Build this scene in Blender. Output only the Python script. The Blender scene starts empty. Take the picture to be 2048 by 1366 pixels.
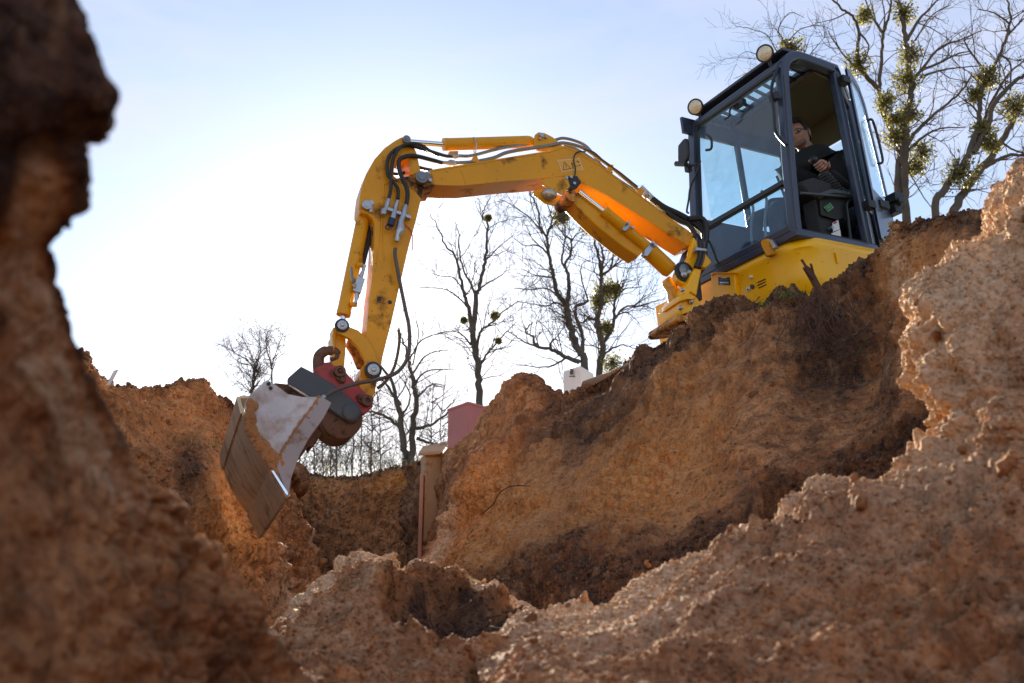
import bpy, math, random
import numpy as np
from mathutils import Vector, Matrix
from mathutils.geometry import tessellate_polygon

random.seed(7); np.random.seed(7)
scene = bpy.context.scene
col = scene.collection
RAD = math.radians

# ------------------------------------------------------------------ camera
F = 1900.0; PITCH = 0.313
cam_d = bpy.data.cameras.new('camera'); cam = bpy.data.objects.new('camera', cam_d); col.objects.link(cam)
cam.location = (0, 0, 0); cam.rotation_euler = (math.pi/2 + PITCH, 0, 0)
cam_d.sensor_width = 36; cam_d.lens = F/2048*36
cam_d.clip_start = 0.02; cam_d.clip_end = 2000
cam_d.dof.use_dof = True; cam_d.dof.focus_distance = 6.3; cam_d.dof.aperture_fstop = 4.4
scene.camera = cam

# ------------------------------------------------------------------ light
SUN_EL, SUN_AZ = RAD(19.0), RAD(-7.6)          # azimuth from +Y towards +X
w = bpy.data.worlds.new("World"); scene.world = w; w.use_nodes = True
nt = w.node_tree; nt.nodes.clear()
wo = nt.nodes.new('ShaderNodeOutputWorld'); bg = nt.nodes.new('ShaderNodeBackground')
sky = nt.nodes.new('ShaderNodeTexSky'); sky.sky_type = 'NISHITA'; sky.sun_disc = False
sky.sun_elevation = SUN_EL; sky.sun_rotation = SUN_AZ
sky.air_density = 1.0; sky.dust_density = 0.3; sky.ozone_density = 1.5
# thin high cirrus veil over the sky
tc = nt.nodes.new('ShaderNodeTexCoord'); mp = nt.nodes.new('ShaderNodeMapping')
mp.inputs['Scale'].default_value = (1.0, 0.8, 3.4); mp.inputs['Rotation'].default_value = (0.3, 0.5, 0.2)
nz = nt.nodes.new('ShaderNodeTexNoise'); nz.inputs['Scale'].default_value = 1.7; nz.inputs['Detail'].default_value = 6
nz.inputs['Roughness'].default_value = 0.58; nz.inputs['Distortion'].default_value = 0.6
rp = nt.nodes.new('ShaderNodeMapRange'); rp.inputs[1].default_value = 0.42; rp.inputs[2].default_value = 0.66
rp.inputs[3].default_value = 0.12; rp.inputs[4].default_value = 0.62
mx = nt.nodes.new('ShaderNodeMix'); mx.data_type = 'RGBA'
nt.links.new(tc.outputs['Generated'], mp.inputs[0]); nt.links.new(mp.outputs[0], nz.inputs['Vector'])
nt.links.new(nz.outputs[0], rp.inputs[0]); nt.links.new(rp.outputs[0], mx.inputs[0])
nt.links.new(sky.outputs[0], mx.inputs[6]); mx.inputs[7].default_value = (4.2, 4.05, 4.75, 1)
nt.links.new(mx.outputs[2], bg.inputs[0]); bg.inputs[1].default_value = 0.05
nt.links.new(bg.outputs[0], wo.inputs[0])

sd = bpy.data.lights.new('sun', 'SUN'); so = bpy.data.objects.new('sun', sd); col.objects.link(so)
sd.energy = 5.0; sd.angle = RAD(0.5); sd.color = (1.0, 0.9, 0.76)
sdir = Vector((math.sin(SUN_AZ)*math.cos(SUN_EL), math.cos(SUN_AZ)*math.cos(SUN_EL), math.sin(SUN_EL)))
so.rotation_euler = sdir.to_track_quat('Z', 'Y').to_euler(); so.location = (0, 0, 30)

vs = scene.view_settings
vs.view_transform = 'Standard'; vs.look = 'None'; vs.gamma = 1; vs.use_curve_mapping = False
vs.exposure = 2.15
scene.render.engine = 'CYCLES'

# ------------------------------------------------------------------ helpers
CP, SP = math.cos(PITCH), math.sin(PITCH)
def ray(px, py):
    a = (px-1024)/F; b = (683-py)/F
    return Vector((a, CP - b*SP, SP + b*CP))
def at(px, py, Y):                       # the point seen at (px,py), Y metres ahead of the camera
    r = ray(px, py); return r*(Y/r.y)
def tag(o, label=None, cat=None, group=None, kind=None):
    if label: o['label'] = label
    if cat: o['category'] = cat
    if group: o['group'] = group
    if kind: o['kind'] = kind
    return o
def empty(name, loc, label=None, cat=None, group=None):
    o = bpy.data.objects.new(name, None); col.objects.link(o); o.location = loc
    o.empty_display_size = 0.2
    return tag(o, label, cat, group)
def root_of(o):
    while o.parent: o = o.parent
    return o

class MB:
    def __init__(s): s.v = []; s.f = []; s.m = []
    def add(s, vs_, fs_):
        n = len(s.v); s.m.append((n, len(s.f))); s.v += [Vector(p) for p in vs_]; s.f += [tuple(i+n for i in f) for f in fs_]; return s
    def prism(s, A, B):                  # ring A (near), ring B (far), same length, simple polygon
        n = len(A); tri = tessellate_polygon([[Vector(p) for p in A]])
        nor = Vector((0,0,0))
        for i in range(n):
            a, b = Vector(A[i]), Vector(A[(i+1) % n]); nor += a.cross(b)
        d = Vector(B[0]) - Vector(A[0])
        flip = nor.dot(d) > 0
        f = [tuple(t) for t in tri] + [tuple(i+n for i in reversed(t)) for t in tri]
        # orient the cap triangles
        a, b, c = [Vector(A[i]) for i in tri[0]]
        same = (b-a).cross(c-a).dot(nor) > 0
        f = []
        for t in tri:
            f.append(tuple(t) if same != flip else tuple(reversed(t)))
            f.append(tuple(i+n for i in (reversed(t) if same != flip else t)))
        for i in range(n):
            j = (i+1) % n
            q = (i, i+n, j+n, j)
            f.append(q if not flip else tuple(reversed(q)))
        return s.add(list(A)+list(B), f)
    def holed(s, A, B, Ah, Bh):
        n, m = len(A), len(Ah)
        tri = tessellate_polygon([[Vector(p) for p in A], [Vector(p) for p in Ah]])
        tot = n+m; f = []
        for t in tri:
            f.append(tuple(t)); f.append(tuple(i+tot for i in reversed(t)))
        for i in range(n): j = (i+1) % n; f.append((i, i+tot, j+tot, j))
        for i in range(m): j = (i+1) % m; f.append((n+j, n+j+tot, n+i+tot, n+i))
        return s.add(list(A)+list(Ah)+list(B)+list(Bh), f)
    def box(s, c, X, Y, Z):              # centre and three half-axis vectors
        c, X, Y, Z = map(Vector, (c, X, Y, Z))
        p = [c+X*i+Y*j+Z*k for k in (-1,1) for j in (-1,1) for i in (-1,1)]
        return s.add(p, [(0,2,3,1),(4,5,7,6),(0,1,5,4),(2,6,7,3),(0,4,6,2),(1,3,7,5)])
    def tube(s, pts, r, sides=8, cap=True, closed=False):
        pts = [Vector(p) for p in pts]; n = len(pts)
        rr = r if isinstance(r, (list, tuple)) else [r]*n
        T = []
        for i in range(n):
            if closed: d = pts[(i+1) % n]-pts[i-1]
            else: d = pts[min(i+1, n-1)]-pts[max(i-1, 0)]
            T.append(d.normalized() if d.length > 1e-9 else Vector((0,0,1)))
        u = T[0].orthogonal().normalized(); V = []
        for i in range(n):
            u = (u - T[i]*u.dot(T[i]))
            u = u.normalized() if u.length > 1e-6 else T[i].orthogonal().normalized()
            b = T[i].cross(u)
            for k in range(sides):
                a = 2*math.pi*k/sides
                V.append(pts[i] + (u*math.cos(a)+b*math.sin(a))*rr[i])
        f = []
        for i in range(n if closed else n-1):
            i2 = (i+1) % n
            for k in range(sides):
                k2 = (k+1) % sides
                f.append((i*sides+k, i*sides+k2, i2*sides+k2, i2*sides+k))
        if cap and not closed:
            f.append(tuple(reversed(range(sides)))); f.append(tuple(range((n-1)*sides, n*sides)))
        return s.add(V, f)
    def cyl(s, a, b, r, sides=20, r2=None):
        return s.tube([a, b], [r, r if r2 is None else r2], sides)
    def lathe(s, a, b, prof, sides=20):  # prof: (t along a->b in metres, radius)
        a, b = Vector(a), Vector(b); d = (b-a).normalized()
        return s.tube_prof(a, d, prof, sides)
    def tube_prof(s, a, d, prof, sides):
        u = d.orthogonal().normalized(); v = d.cross(u); V = []
        for t, r in prof:
            for k in range(sides):
                an = 2*math.pi*k/sides
                V.append(a + d*t + (u*math.cos(an)+v*math.sin(an))*max(r, 1e-4))
        f = []; n = len(prof)
        for i in range(n-1):
            for k in range(sides):
                k2 = (k+1) % sides
                f.append((i*sides+k, i*sides+k2, (i+1)*sides+k2, (i+1)*sides+k))
        f.append(tuple(reversed(range(sides)))); f.append(tuple(range((n-1)*sides, n*sides)))
        return s.add(V, f)
    def ball(s, c, r, rx=None, seg=12, rings=8):
        c = Vector(c); V = []; f = []
        ax = rx or (Vector((1,0,0)), Vector((0,1,0)), Vector((0,0,1)))
        for i in range(rings+1):
            t = math.pi*i/rings
            for k in range(seg):
                a = 2*math.pi*k/seg
                V.append(c + (ax[0]*math.sin(t)*math.cos(a)+ax[1]*math.sin(t)*math.sin(a)+ax[2]*math.cos(t))*r)
        for i in range(rings):
            for k in range(seg):
                k2 = (k+1) % seg; f.append((i*seg+k, (i+1)*seg+k, (i+1)*seg+k2, i*seg+k2))
        return s.add(V, f)
    def build_each(s, name, mat, parent=None, bevel=0, angle=38):
        o = None; ends = s.m[1:]+[(len(s.v), len(s.f))]
        for (v0, f0), (v1, f1) in zip(s.m, ends):
            b = MB(); b.v = s.v[v0:v1]; b.f = [tuple(i-v0 for i in f) for f in s.f[f0:f1]]; o = b.build(name, mat, parent, bevel, angle=angle)
        return o
    def build(s, name, mat, parent=None, bevel=0, smooth=None, angle=38):
        me = bpy.data.meshes.new(name)
        org = root_of(parent).location if parent else Vector((0,0,0))
        me.from_pydata([tuple(v-org) for v in s.v], [], s.f)
        me.validate(); me.update()
        if mat: me.materials.append(mat)
        me.polygons.foreach_set('use_smooth', [True]*len(me.polygons))
        me.set_sharp_from_angle(angle=RAD(angle))
        o = bpy.data.objects.new(name, me); col.objects.link(o)
        if parent: o.parent = parent
        if bevel:
            m = o.modifiers.new('bevel', 'BEVEL'); m.width = bevel; m.segments = 2
            m.limit_method = 'ANGLE'; m.angle_limit = RAD(40); m.harden_normals = False
        return o

def cr(pts, n=8):                        # Catmull-Rom through points
    pts = [Vector(p) for p in pts]; out = []
    for i in range(len(pts)-1):
        p0 = pts[max(i-1,0)]; p1 = pts[i]; p2 = pts[i+1]; p3 = pts[min(i+2,len(pts)-1)]
        for k in range(n):
            t = k/n
            out.append(0.5*((2*p1)+(p2-p0)*t+(2*p0-5*p1+4*p2-p3)*t*t+(3*p1-p0-3*p2+p3)*t**3))
    out.append(pts[-1]); return out

# ------------------------------------------------------------------ materials
def N(nt, t, **kw):
    n = nt.nodes.new(t)
    for k, v in kw.items():
        if hasattr(n, k): setattr(n, k, v)
    return n
def mat(name, base, rough=0.5, metal=0, coat=0, dirt=0.0, dirt_col=(0.05,0.03,0.02), dirt_scale=7, bump=0.0, bscale=60,
        edge=0.0, spec=0.5, var=0.08, emit=None, streak=0.0):
    m = bpy.data.materials.new(name); m.use_nodes = True; nt = m.node_tree
    b = nt.nodes['Principled BSDF']
    b.inputs['Roughness'].default_value = rough; b.inputs['Metallic'].default_value = metal
    b.inputs['Coat Weight'].default_value = coat; b.inputs['Specular IOR Level'].default_value = spec
    g = N(nt, 'ShaderNodeNewGeometry')
    n1 = N(nt, 'ShaderNodeTexNoise'); n1.inputs['Scale'].default_value = dirt_scale; n1.inputs['Detail'].default_value = 8
    n1.inputs['Roughness'].default_value = 0.65
    nt.links.new(g.outputs['Position'], n1.inputs['Vector'])
    # base variation
    hv = N(nt, 'ShaderNodeMapRange'); hv.inputs[1].default_value = 0.3; hv.inputs[2].default_value = 0.7
    hv.inputs[3].default_value = 1-var; hv.inputs[4].default_value = 1+var
    n0 = N(nt, 'ShaderNodeTexNoise'); n0.inputs['Scale'].default_value = 2.3; n0.inputs['Detail'].default_value = 4
    nt.links.new(g.outputs['Position'], n0.inputs['Vector']); nt.links.new(n0.outputs[0], hv.inputs[0])
    mul = N(nt, 'ShaderNodeVectorMath', operation='SCALE'); mul.inputs[0].default_value = base[:3]
    nt.links.new(hv.outputs[0], mul.inputs['Scale'])
    last = mul.outputs[0]
    if dirt > 0:
        r = N(nt, 'ShaderNodeMapRange'); r.inputs[1].default_value = 0.70-0.30*dirt; r.inputs[2].default_value = 0.80-0.22*dirt
        nt.links.new(n1.outputs[0], r.inputs[0])
        mx = N(nt, 'ShaderNodeMix', data_type='RGBA'); mx.inputs[7].default_value = (*dirt_col, 1)
        nt.links.new(r.outputs[0], mx.inputs[0]); nt.links.new(last, mx.inputs[6]); last = mx.outputs[2]
        rr = N(nt, 'ShaderNodeMapRange'); rr.inputs[3].default_value = rough; rr.inputs[4].default_value = 0.85
        nt.links.new(r.outputs[0], rr.inputs[0]); nt.links.new(rr.outputs[0], b.inputs['Roughness'])
        # fine specks
        n2 = N(nt, 'ShaderNodeTexNoise'); n2.inputs['Scale'].default_value = 42; n2.inputs['Detail'].default_value = 5
        nt.links.new(g.outputs['Position'], n2.inputs['Vector'])
        r2 = N(nt, 'ShaderNodeMapRange'); r2.inputs[1].default_value = 0.69; r2.inputs[2].default_value = 0.72; r2.inputs[4].default_value = 0.85
        nt.links.new(n2.outputs[0], r2.inputs[0])
        m2 = N(nt, 'ShaderNodeMix', data_type='RGBA'); m2.inputs[7].default_value = (*[c*0.8 for c in dirt_col], 1)
        nt.links.new(r2.outputs[0], m2.inputs[0]); nt.links.new(last, m2.inputs[6]); last = m2.outputs[2]
    if streak > 0:
        mpn = N(nt, 'ShaderNodeMapping'); mpn.inputs['Scale'].default_value = (1, 1, 1); cmb = N(nt, 'ShaderNodeCombineXYZ')
        for ii, (vec, scl) in enumerate((((-0.340*16, 0.939*16, -0.056*16), 0), ((4.5, 2.0, 0), 0), ((0, 0, 4.0), 0))):
            dt = N(nt, 'ShaderNodeVectorMath', operation='DOT_PRODUCT'); dt.inputs[1].default_value = vec
            nt.links.new(g.outputs['Position'], dt.inputs[0]); nt.links.new(dt.outputs['Value'], cmb.inputs[ii])
        nt.links.new(cmb.outputs[0], mpn.inputs[0])
        n3 = N(nt, 'ShaderNodeTexNoise'); n3.inputs['Scale'].default_value = 1.6; n3.inputs['Detail'].default_value = 7; n3.inputs['Roughness'].default_value = 0.6
        nt.links.new(mpn.outputs[0], n3.inputs['Vector'])
        r3 = N(nt, 'ShaderNodeMapRange'); r3.inputs[1].default_value = 0.42; r3.inputs[2].default_value = 0.64; r3.inputs[4].default_value = streak
        nt.links.new(n3.outputs[0], r3.inputs[0])
        m3 = N(nt, 'ShaderNodeMix', data_type='RGBA'); m3.inputs[7].default_value = (0.17, 0.125, 0.075, 1)
        nt.links.new(r3.outputs[0], m3.inputs[0]); nt.links.new(last, m3.inputs[6]); last = m3.outputs[2]
    if edge > 0:
        pass
    nt.links.new(last, b.inputs['Base Color'])
    if bump > 0:
        nb = N(nt, 'ShaderNodeTexNoise'); nb.inputs['Scale'].default_value = bscale; nb.inputs['Detail'].default_value = 5
        nt.links.new(g.outputs['Position'], nb.inputs['Vector'])
        bp = N(nt, 'ShaderNodeBump'); bp.inputs['Strength'].default_value = bump; bp.inputs['Distance'].default_value = 0.01
        nt.links.new(nb.outputs[0], bp.inputs['Height']); nt.links.new(bp.outputs[0], b.inputs['Normal'])
    if emit:
        b.inputs['Emission Color'].default_value = (*emit[:3], 1); b.inputs['Emission Strength'].default_value = emit[3]
    return m
def glass(name, tint, dust=0.06, dust_col=(0.35,0.45,0.55)):
    m = bpy.data.materials.new(name); m.use_nodes = True; nt = m.node_tree; nt.nodes.clear()
    o = N(nt, 'ShaderNodeOutputMaterial'); t = N(nt, 'ShaderNodeBsdfTransparent'); t.inputs[0].default_value = (*tint, 1)
    g = N(nt, 'ShaderNodeBsdfGlossy'); g.inputs['Roughness'].default_value = 0.03; g.inputs[0].default_value = (1,1,1,1)
    lw = N(nt, 'ShaderNodeLayerWeight'); lw.inputs[0].default_value = 0.5
    pw = N(nt, 'ShaderNodeMath', operation='POWER'); pw.inputs[1].default_value = 4.0; nt.links.new(lw.outputs['Facing'], pw.inputs[0])
    fr = N(nt, 'ShaderNodeMath', operation='MULTIPLY_ADD'); fr.inputs[1].default_value = 0.7; fr.inputs[2].default_value = 0.035; nt.links.new(pw.outputs[0], fr.inputs[0])
    mx = N(nt, 'ShaderNodeMixShader'); nt.links.new(fr.outputs[0], mx.inputs[0]); nt.links.new(t.outputs[0], mx.inputs[1]); nt.links.new(g.outputs[0], mx.inputs[2])
    d = N(nt, 'ShaderNodeBsdfDiffuse'); d.inputs[0].default_value = (*dust_col, 1)
    ge = N(nt, 'ShaderNodeNewGeometry'); n = N(nt, 'ShaderNodeTexNoise'); n.inputs['Scale'].default_value = 9; n.inputs['Detail'].default_value = 9; n.inputs['Roughness'].default_value = 0.7
    nt.links.new(ge.outputs['Position'], n.inputs['Vector'])
    r = N(nt, 'ShaderNodeMapRange'); r.inputs[1].default_value = 0.35; r.inputs[2].default_value = 0.75; r.inputs[3].default_value = dust*0.5; r.inputs[4].default_value = dust*2.2
    nt.links.new(n.outputs[0], r.inputs[0])
    m2 = N(nt, 'ShaderNodeMixShader'); nt.links.new(r.outputs[0], m2.inputs[0]); nt.links.new(mx.outputs[0], m2.inputs[1]); nt.links.new(d.outputs[0], m2.inputs[2])
    nt.links.new(m2.outputs[0], o.inputs[0])
    return m

YEL = mat('yellow_paint', (0.68,0.305,0.004), 0.42, spec=0.3, coat=0.08, dirt=0.42, dirt_col=(0.075,0.03,0.012), dirt_scale=5.5, bump=0.05, bscale=25, var=0.10)
YEL2 = mat('bright_yellow_paint', (0.95,0.47,0.001), 0.34, spec=0.35, coat=0.15, dirt=0.12, dirt_col=(0.16,0.07,0.02), dirt_scale=6, bump=0.03, bscale=12, var=0.05)
YDIRT = mat('greasy_yellow_paint', (0.60,0.24,0.01), 0.5, dirt=0.95, dirt_col=(0.03,0.016,0.01), dirt_scale=11, bump=0.3, bscale=50)
RED = mat('red_paint', (0.36,0.025,0.025), 0.42, dirt=0.5, dirt_col=(0.10,0.05,0.03), dirt_scale=13, bump=0.1)
RUST = mat('rusty_steel', (0.15,0.075,0.045), 0.75, metal=0.2, dirt=0.6, dirt_col=(0.05,0.022,0.015), dirt_scale=15, bump=0.3)
GREY = mat('grey_steel_paint', (0.055,0.06,0.07), 0.5, dirt=0.35, dirt_col=(0.13,0.08,0.05), dirt_scale=9, bump=0.12)
BKT = mat('bucket_side_steel', (0.50,0.48,0.49), 0.42, metal=0.25, dirt=0.85, dirt_col=(0.34,0.27,0.23), dirt_scale=5, bump=0.12, bscale=30, var=0.2)
BKT2 = mat('bucket_strip_steel', (0.30,0.26,0.25), 0.45, metal=0.25, dirt=0.35, dirt_col=(0.20,0.11,0.06), dirt_scale=8, bump=0.15)
SHELL = mat('worn_bucket_shell', (0.66,0.55,0.39), 0.42, metal=0.3, dirt=0.6, dirt_col=(0.42,0.26,0.12), dirt_scale=6, bump=0.2, bscale=35, streak=0.38, var=0.2)
DARK = mat('dark_frame_paint', (0.032,0.042,0.075), 0.35, coat=0.2, dirt=0.12, dirt_col=(0.10,0.09,0.08), dirt_scale=8)
BLACK = mat('black_rubber', (0.018,0.017,0.018), 0.55, dirt=0.25, dirt_col=(0.07,0.05,0.04), dirt_scale=14)
BLK2 = mat('black_plastic', (0.012,0.012,0.014), 0.45)
CHROME = mat('chromed_rod', (0.75,0.77,0.8), 0.12, metal=1.0, var=0.02)
ZINC = mat('zinc_fitting', (0.42,0.42,0.43), 0.35, metal=0.85, dirt=0.3, dirt_col=(0.09,0.06,0.04), dirt_scale=30)
PIPE = mat('steel_pipe', (0.20,0.205,0.215), 0.4, metal=0.6, dirt=0.25, dirt_col=(0.10,0.06,0.03), dirt_scale=14)
INT = mat('cab_interior', (0.022,0.022,0.024), 0.8)
LINER = mat('beige_headliner', (0.11,0.088,0.05), 0.9, var=0.05)
WHITE = mat('white_enamel', (0.78,0.78,0.76), 0.35, dirt=0.1, dirt_col=(0.45,0.4,0.33), dirt_scale=5)
GLS = glass('tinted_glass', (0.84,0.93,0.95), 0.045, (0.30,0.42,0.58))
GLS2 = glass('side_glass', (0.86,0.955,0.97), 0.012)
LENS = mat('lamp_lens', (0.62,0.52,0.36), 0.12, metal=0.5, coat=1.0, bump=0.6, bscale=90, var=0.3)
LENSG = mat('lamp_lens_grey', (0.36,0.33,0.27), 0.10, metal=0.6, coat=1.0, bump=0.6, bscale=90, var=0.3)
SKIN = mat('skin', (0.34,0.17,0.115), 0.5, var=0.05)
HAIR = mat('dark_hair', (0.018,0.012,0.01), 0.6, bump=0.4, bscale=160)
CLOTH = mat('black_fleece', (0.011,0.011,0.013), 0.95, bump=0.3, bscale=90)
TROUS = mat('dark_trousers', (0.02,0.024,0.035), 0.9, bump=0.2, bscale=90)
LBL_Y = mat('label_yellow', (0.72,0.36,0.03), 0.4); LBL_P = mat('label_border', (0.78,0.48,0.36), 0.4)
LBL_K = mat('label_black', (0.012,0.012,0.012), 0.5); LBL_G = mat('label_green', (0.01,0.16,0.06), 0.5)
LBL_W = mat('label_white', (0.75,0.75,0.74), 0.5); LBL_R = mat('label_red', (0.45,0.03,0.04), 0.5)
LBL_B = mat('plate_blue_grey', (0.07,0.10,0.16), 0.35, metal=0.4); LBL_S = mat('plate_silver', (0.5,0.52,0.55), 0.3, metal=0.7)
CAPBLUE = mat('blue_cap', (0.012,0.02,0.06), 0.5)

def soil(name, bump=0.4, fine=1.0, trans=0.0):
    m = bpy.data.materials.new(name); m.use_nodes = True; nt = m.node_tree
    b = nt.nodes['Principled BSDF']; b.inputs['Roughness'].default_value = 0.95; b.inputs['Specular IOR Level'].default_value = 0.2
    g = N(nt, 'ShaderNodeNewGeometry'); L = nt.links.new
    at_ = N(nt, 'ShaderNodeAttribute'); at_.attribute_name = 'soil'
    sep = N(nt, 'ShaderNodeSeparateColor'); L(at_.outputs['Color'], sep.inputs[0])
    def noise(sc, det=6, ro=0.6):
        n = N(nt, 'ShaderNodeTexNoise'); n.inputs['Scale'].default_value = sc; n.inputs['Detail'].default_value = det
        n.inputs['Roughness'].default_value = ro; L(g.outputs['Position'], n.inputs['Vector']); return n.outputs[0]
    def rng(x, a, b_, c=0, d=1):
        r = N(nt, 'ShaderNodeMapRange'); r.inputs[1].default_value = a; r.inputs[2].default_value = b_
        r.inputs[3].default_value = c; r.inputs[4].default_value = d; L(x, r.inputs[0]); return r.outputs[0]
    def mix(f, a, c):
        x = N(nt, 'ShaderNodeMix', data_type='RGBA')
        L(f, x.inputs[0]) if not isinstance(f, float) else setattr(x.inputs[0], 'default_value', f)
        if isinstance(a, tuple): x.inputs[6].default_value = (*a, 1)
        else: L(a, x.inputs[6])
        if isinstance(c, tuple): x.inputs[7].default_value = (*c, 1)
        else: L(c, x.inputs[7])
        return x.outputs[2]
    def math_(op, a, c):
        x = N(nt, 'ShaderNodeMath', operation=op, use_clamp=True)
        for i, q in enumerate((a, c)):
            if isinstance(q, (int, float)): x.inputs[i].default_value = q
            else: L(q, x.inputs[i])
        return x.outputs[0]
    c = mix(rng(noise(2.6, 8), 0.35, 0.66), (0.38,0.158,0.058), (0.64,0.31,0.125))
    c = mix(rng(noise(11, 9, 0.75), 0.44, 0.60, 0, 0.8), c, (0.14,0.06,0.028))
    # soil layers, sunlit rims and wall shade painted per vertex, edges broken by noise
    nmid = noise(9, 8, 0.7)
    ochre = rng(math_('ADD', math_('MULTIPLY', sep.outputs[1], 1.0), math_('MULTIPLY', math_('SUBTRACT', nmid, 0.5), 1.3)), 0.3, 0.75)
    c = mix(ochre, c, mix(rng(noise(22, 5), 0.4, 0.62), (0.56,0.215,0.05), (0.70,0.34,0.12)))
    hum_shade = rng(math_('ADD', sep.outputs[0], math_('MULTIPLY', math_('SUBTRACT', nmid, 0.5), 2.6)), 0.30, 0.95)
    c = mix(hum_shade, c, mix(rng(noise(40, 4), 0.4, 0.62), (0.028,0.016,0.012), (0.10,0.052,0.031)))
    mpz = N(nt, 'ShaderNodeMapping'); mpz.inputs['Scale'].default_value = (9, 9, 1.3); L(g.outputs['Position'], mpz.inputs[0])
    ns = N(nt, 'ShaderNodeTexNoise'); ns.inputs['Scale'].default_value = 1.6; ns.inputs['Detail'].default_value = 8; ns.inputs['Roughness'].default_value = 0.7; L(mpz.outputs[0], ns.inputs['Vector'])
    c = mix(rng(ns.outputs[0], 0.52, 0.68, 0, 0.6), c, (0.10,0.048,0.024))
    c = mix(rng(ns.outputs[0], 0.46, 0.33, 0, 0.35), c, (0.58,0.36,0.19))
    pale = rng(math_('ADD', sep.outputs[2], math_('MULTIPLY', math_('SUBTRACT', noise(17, 8, 0.7), 0.5), 1.4)), 0.35, 0.8)
    c = mix(pale, c, mix(rng(noise(60, 4), 0.35, 0.65), (0.62,0.385,0.205), (0.77,0.54,0.33)))
    # grains
    gr = noise(150*fine, 3, 0.7)
    c = mix(rng(noise(45*fine, 5, 0.75), 0.5, 0.62, 0, 0.55), c, (0.11,0.05,0.025))
    c = mix(rng(gr, 0.60, 0.70, 0, 0.5), c, (0.60,0.40,0.24))
    c = mix(rng(gr, 0.42, 0.33, 0, 0.6), c, (0.055,0.03,0.02))
    L(c, b.inputs['Base Color'])
    if trans:
        tr = N(nt, 'ShaderNodeBsdfTranslucent'); L(c, tr.inputs[0]); ms = N(nt, 'ShaderNodeMixShader'); ms.inputs[0].default_value = trans
        L(b.outputs[0], ms.inputs[1]); L(tr.outputs[0], ms.inputs[2]); L(ms.outputs[0], nt.nodes['Material Output'].inputs[0])
    h1 = noise(55*fine, 8, 0.75)
    vo = N(nt, 'ShaderNodeTexVoronoi'); vo.inputs['Scale'].default_value = 75*fine; L(g.outputs['Position'], vo.inputs['Vector'])
    hh = N(nt, 'ShaderNodeMath', operation='MULTIPLY_ADD'); L(vo.outputs['Distance'], hh.inputs[0]); hh.inputs[1].default_value = -0.5; L(h1, hh.inputs[2])
    bp = N(nt, 'ShaderNodeBump'); bp.inputs['Strength'].default_value = bump; bp.inputs['Distance'].default_value = 0.02/fine
    L(hh.outputs[0], bp.inputs['Height']); L(bp.outputs[0], b.inputs['Normal'])
    return m
SOIL = soil('soil'); SOILN = soil('soil_near', 0.4, 2.2); CRUMB = soil('sand_crumb', 0.2, 2.2, 0.22)

# ------------------------------------------------------------------ numpy noise
_perm = np.random.RandomState(3).permutation(256); _perm = np.concatenate([_perm, _perm, _perm])
_grad = np.random.RandomState(4).normal(size=(256,3)); _grad /= np.linalg.norm(_grad, axis=1)[:,None]
def perlin(P):
    i = np.floor(P).astype(int); f = P-i; u = f*f*f*(f*(f*6-15)+10); i &= 255
    r = 0
    for dx in (0,1):
        wx = u[:,0] if dx else 1-u[:,0]; a = _perm[(i[:,0]+dx)]
        for dy in (0,1):
            wy = u[:,1] if dy else 1-u[:,1]; b = _perm[a+((i[:,1]+dy) & 255)]
            for dz in (0,1):
                wz = u[:,2] if dz else 1-u[:,2]; h = _perm[b+((i[:,2]+dz) & 255)]
                r = r + wx*wy*wz*((f - (dx,dy,dz))*_grad[h]).sum(1)
    return r
def fbm(P, s, o=4, g=0.5):
    r = 0; a = 1
    for k in range(o): r = r + a*perlin(P*s+k*17.3); s *= 2.03; a *= g
    return r
def cell(P, s):
    Q = P*s; i0 = np.floor(Q).astype(int); best = np.full(len(P), 9.0)
    for dx in (-1,0,1):
        for dy in (-1,0,1):
            for dz in (-1,0,1):
                i = i0 + (dx,dy,dz); h = _perm[_perm[_perm[i[:,0] & 255]+(i[:,1] & 255)]+(i[:,2] & 255)]
                c = i + 0.5 + 0.42*_grad[h]; best = np.minimum(best, ((Q-c)**2).sum(1))
    return 0.45-np.sqrt(best)
def billow(P, s, o=4, g=0.5):
    r = 0; a = 1
    for k in range(o): r = r + a*(np.abs(perlin(P*s+k*11.7))*2-0.45); s *= 2.1; a *= g
    return r

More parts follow.
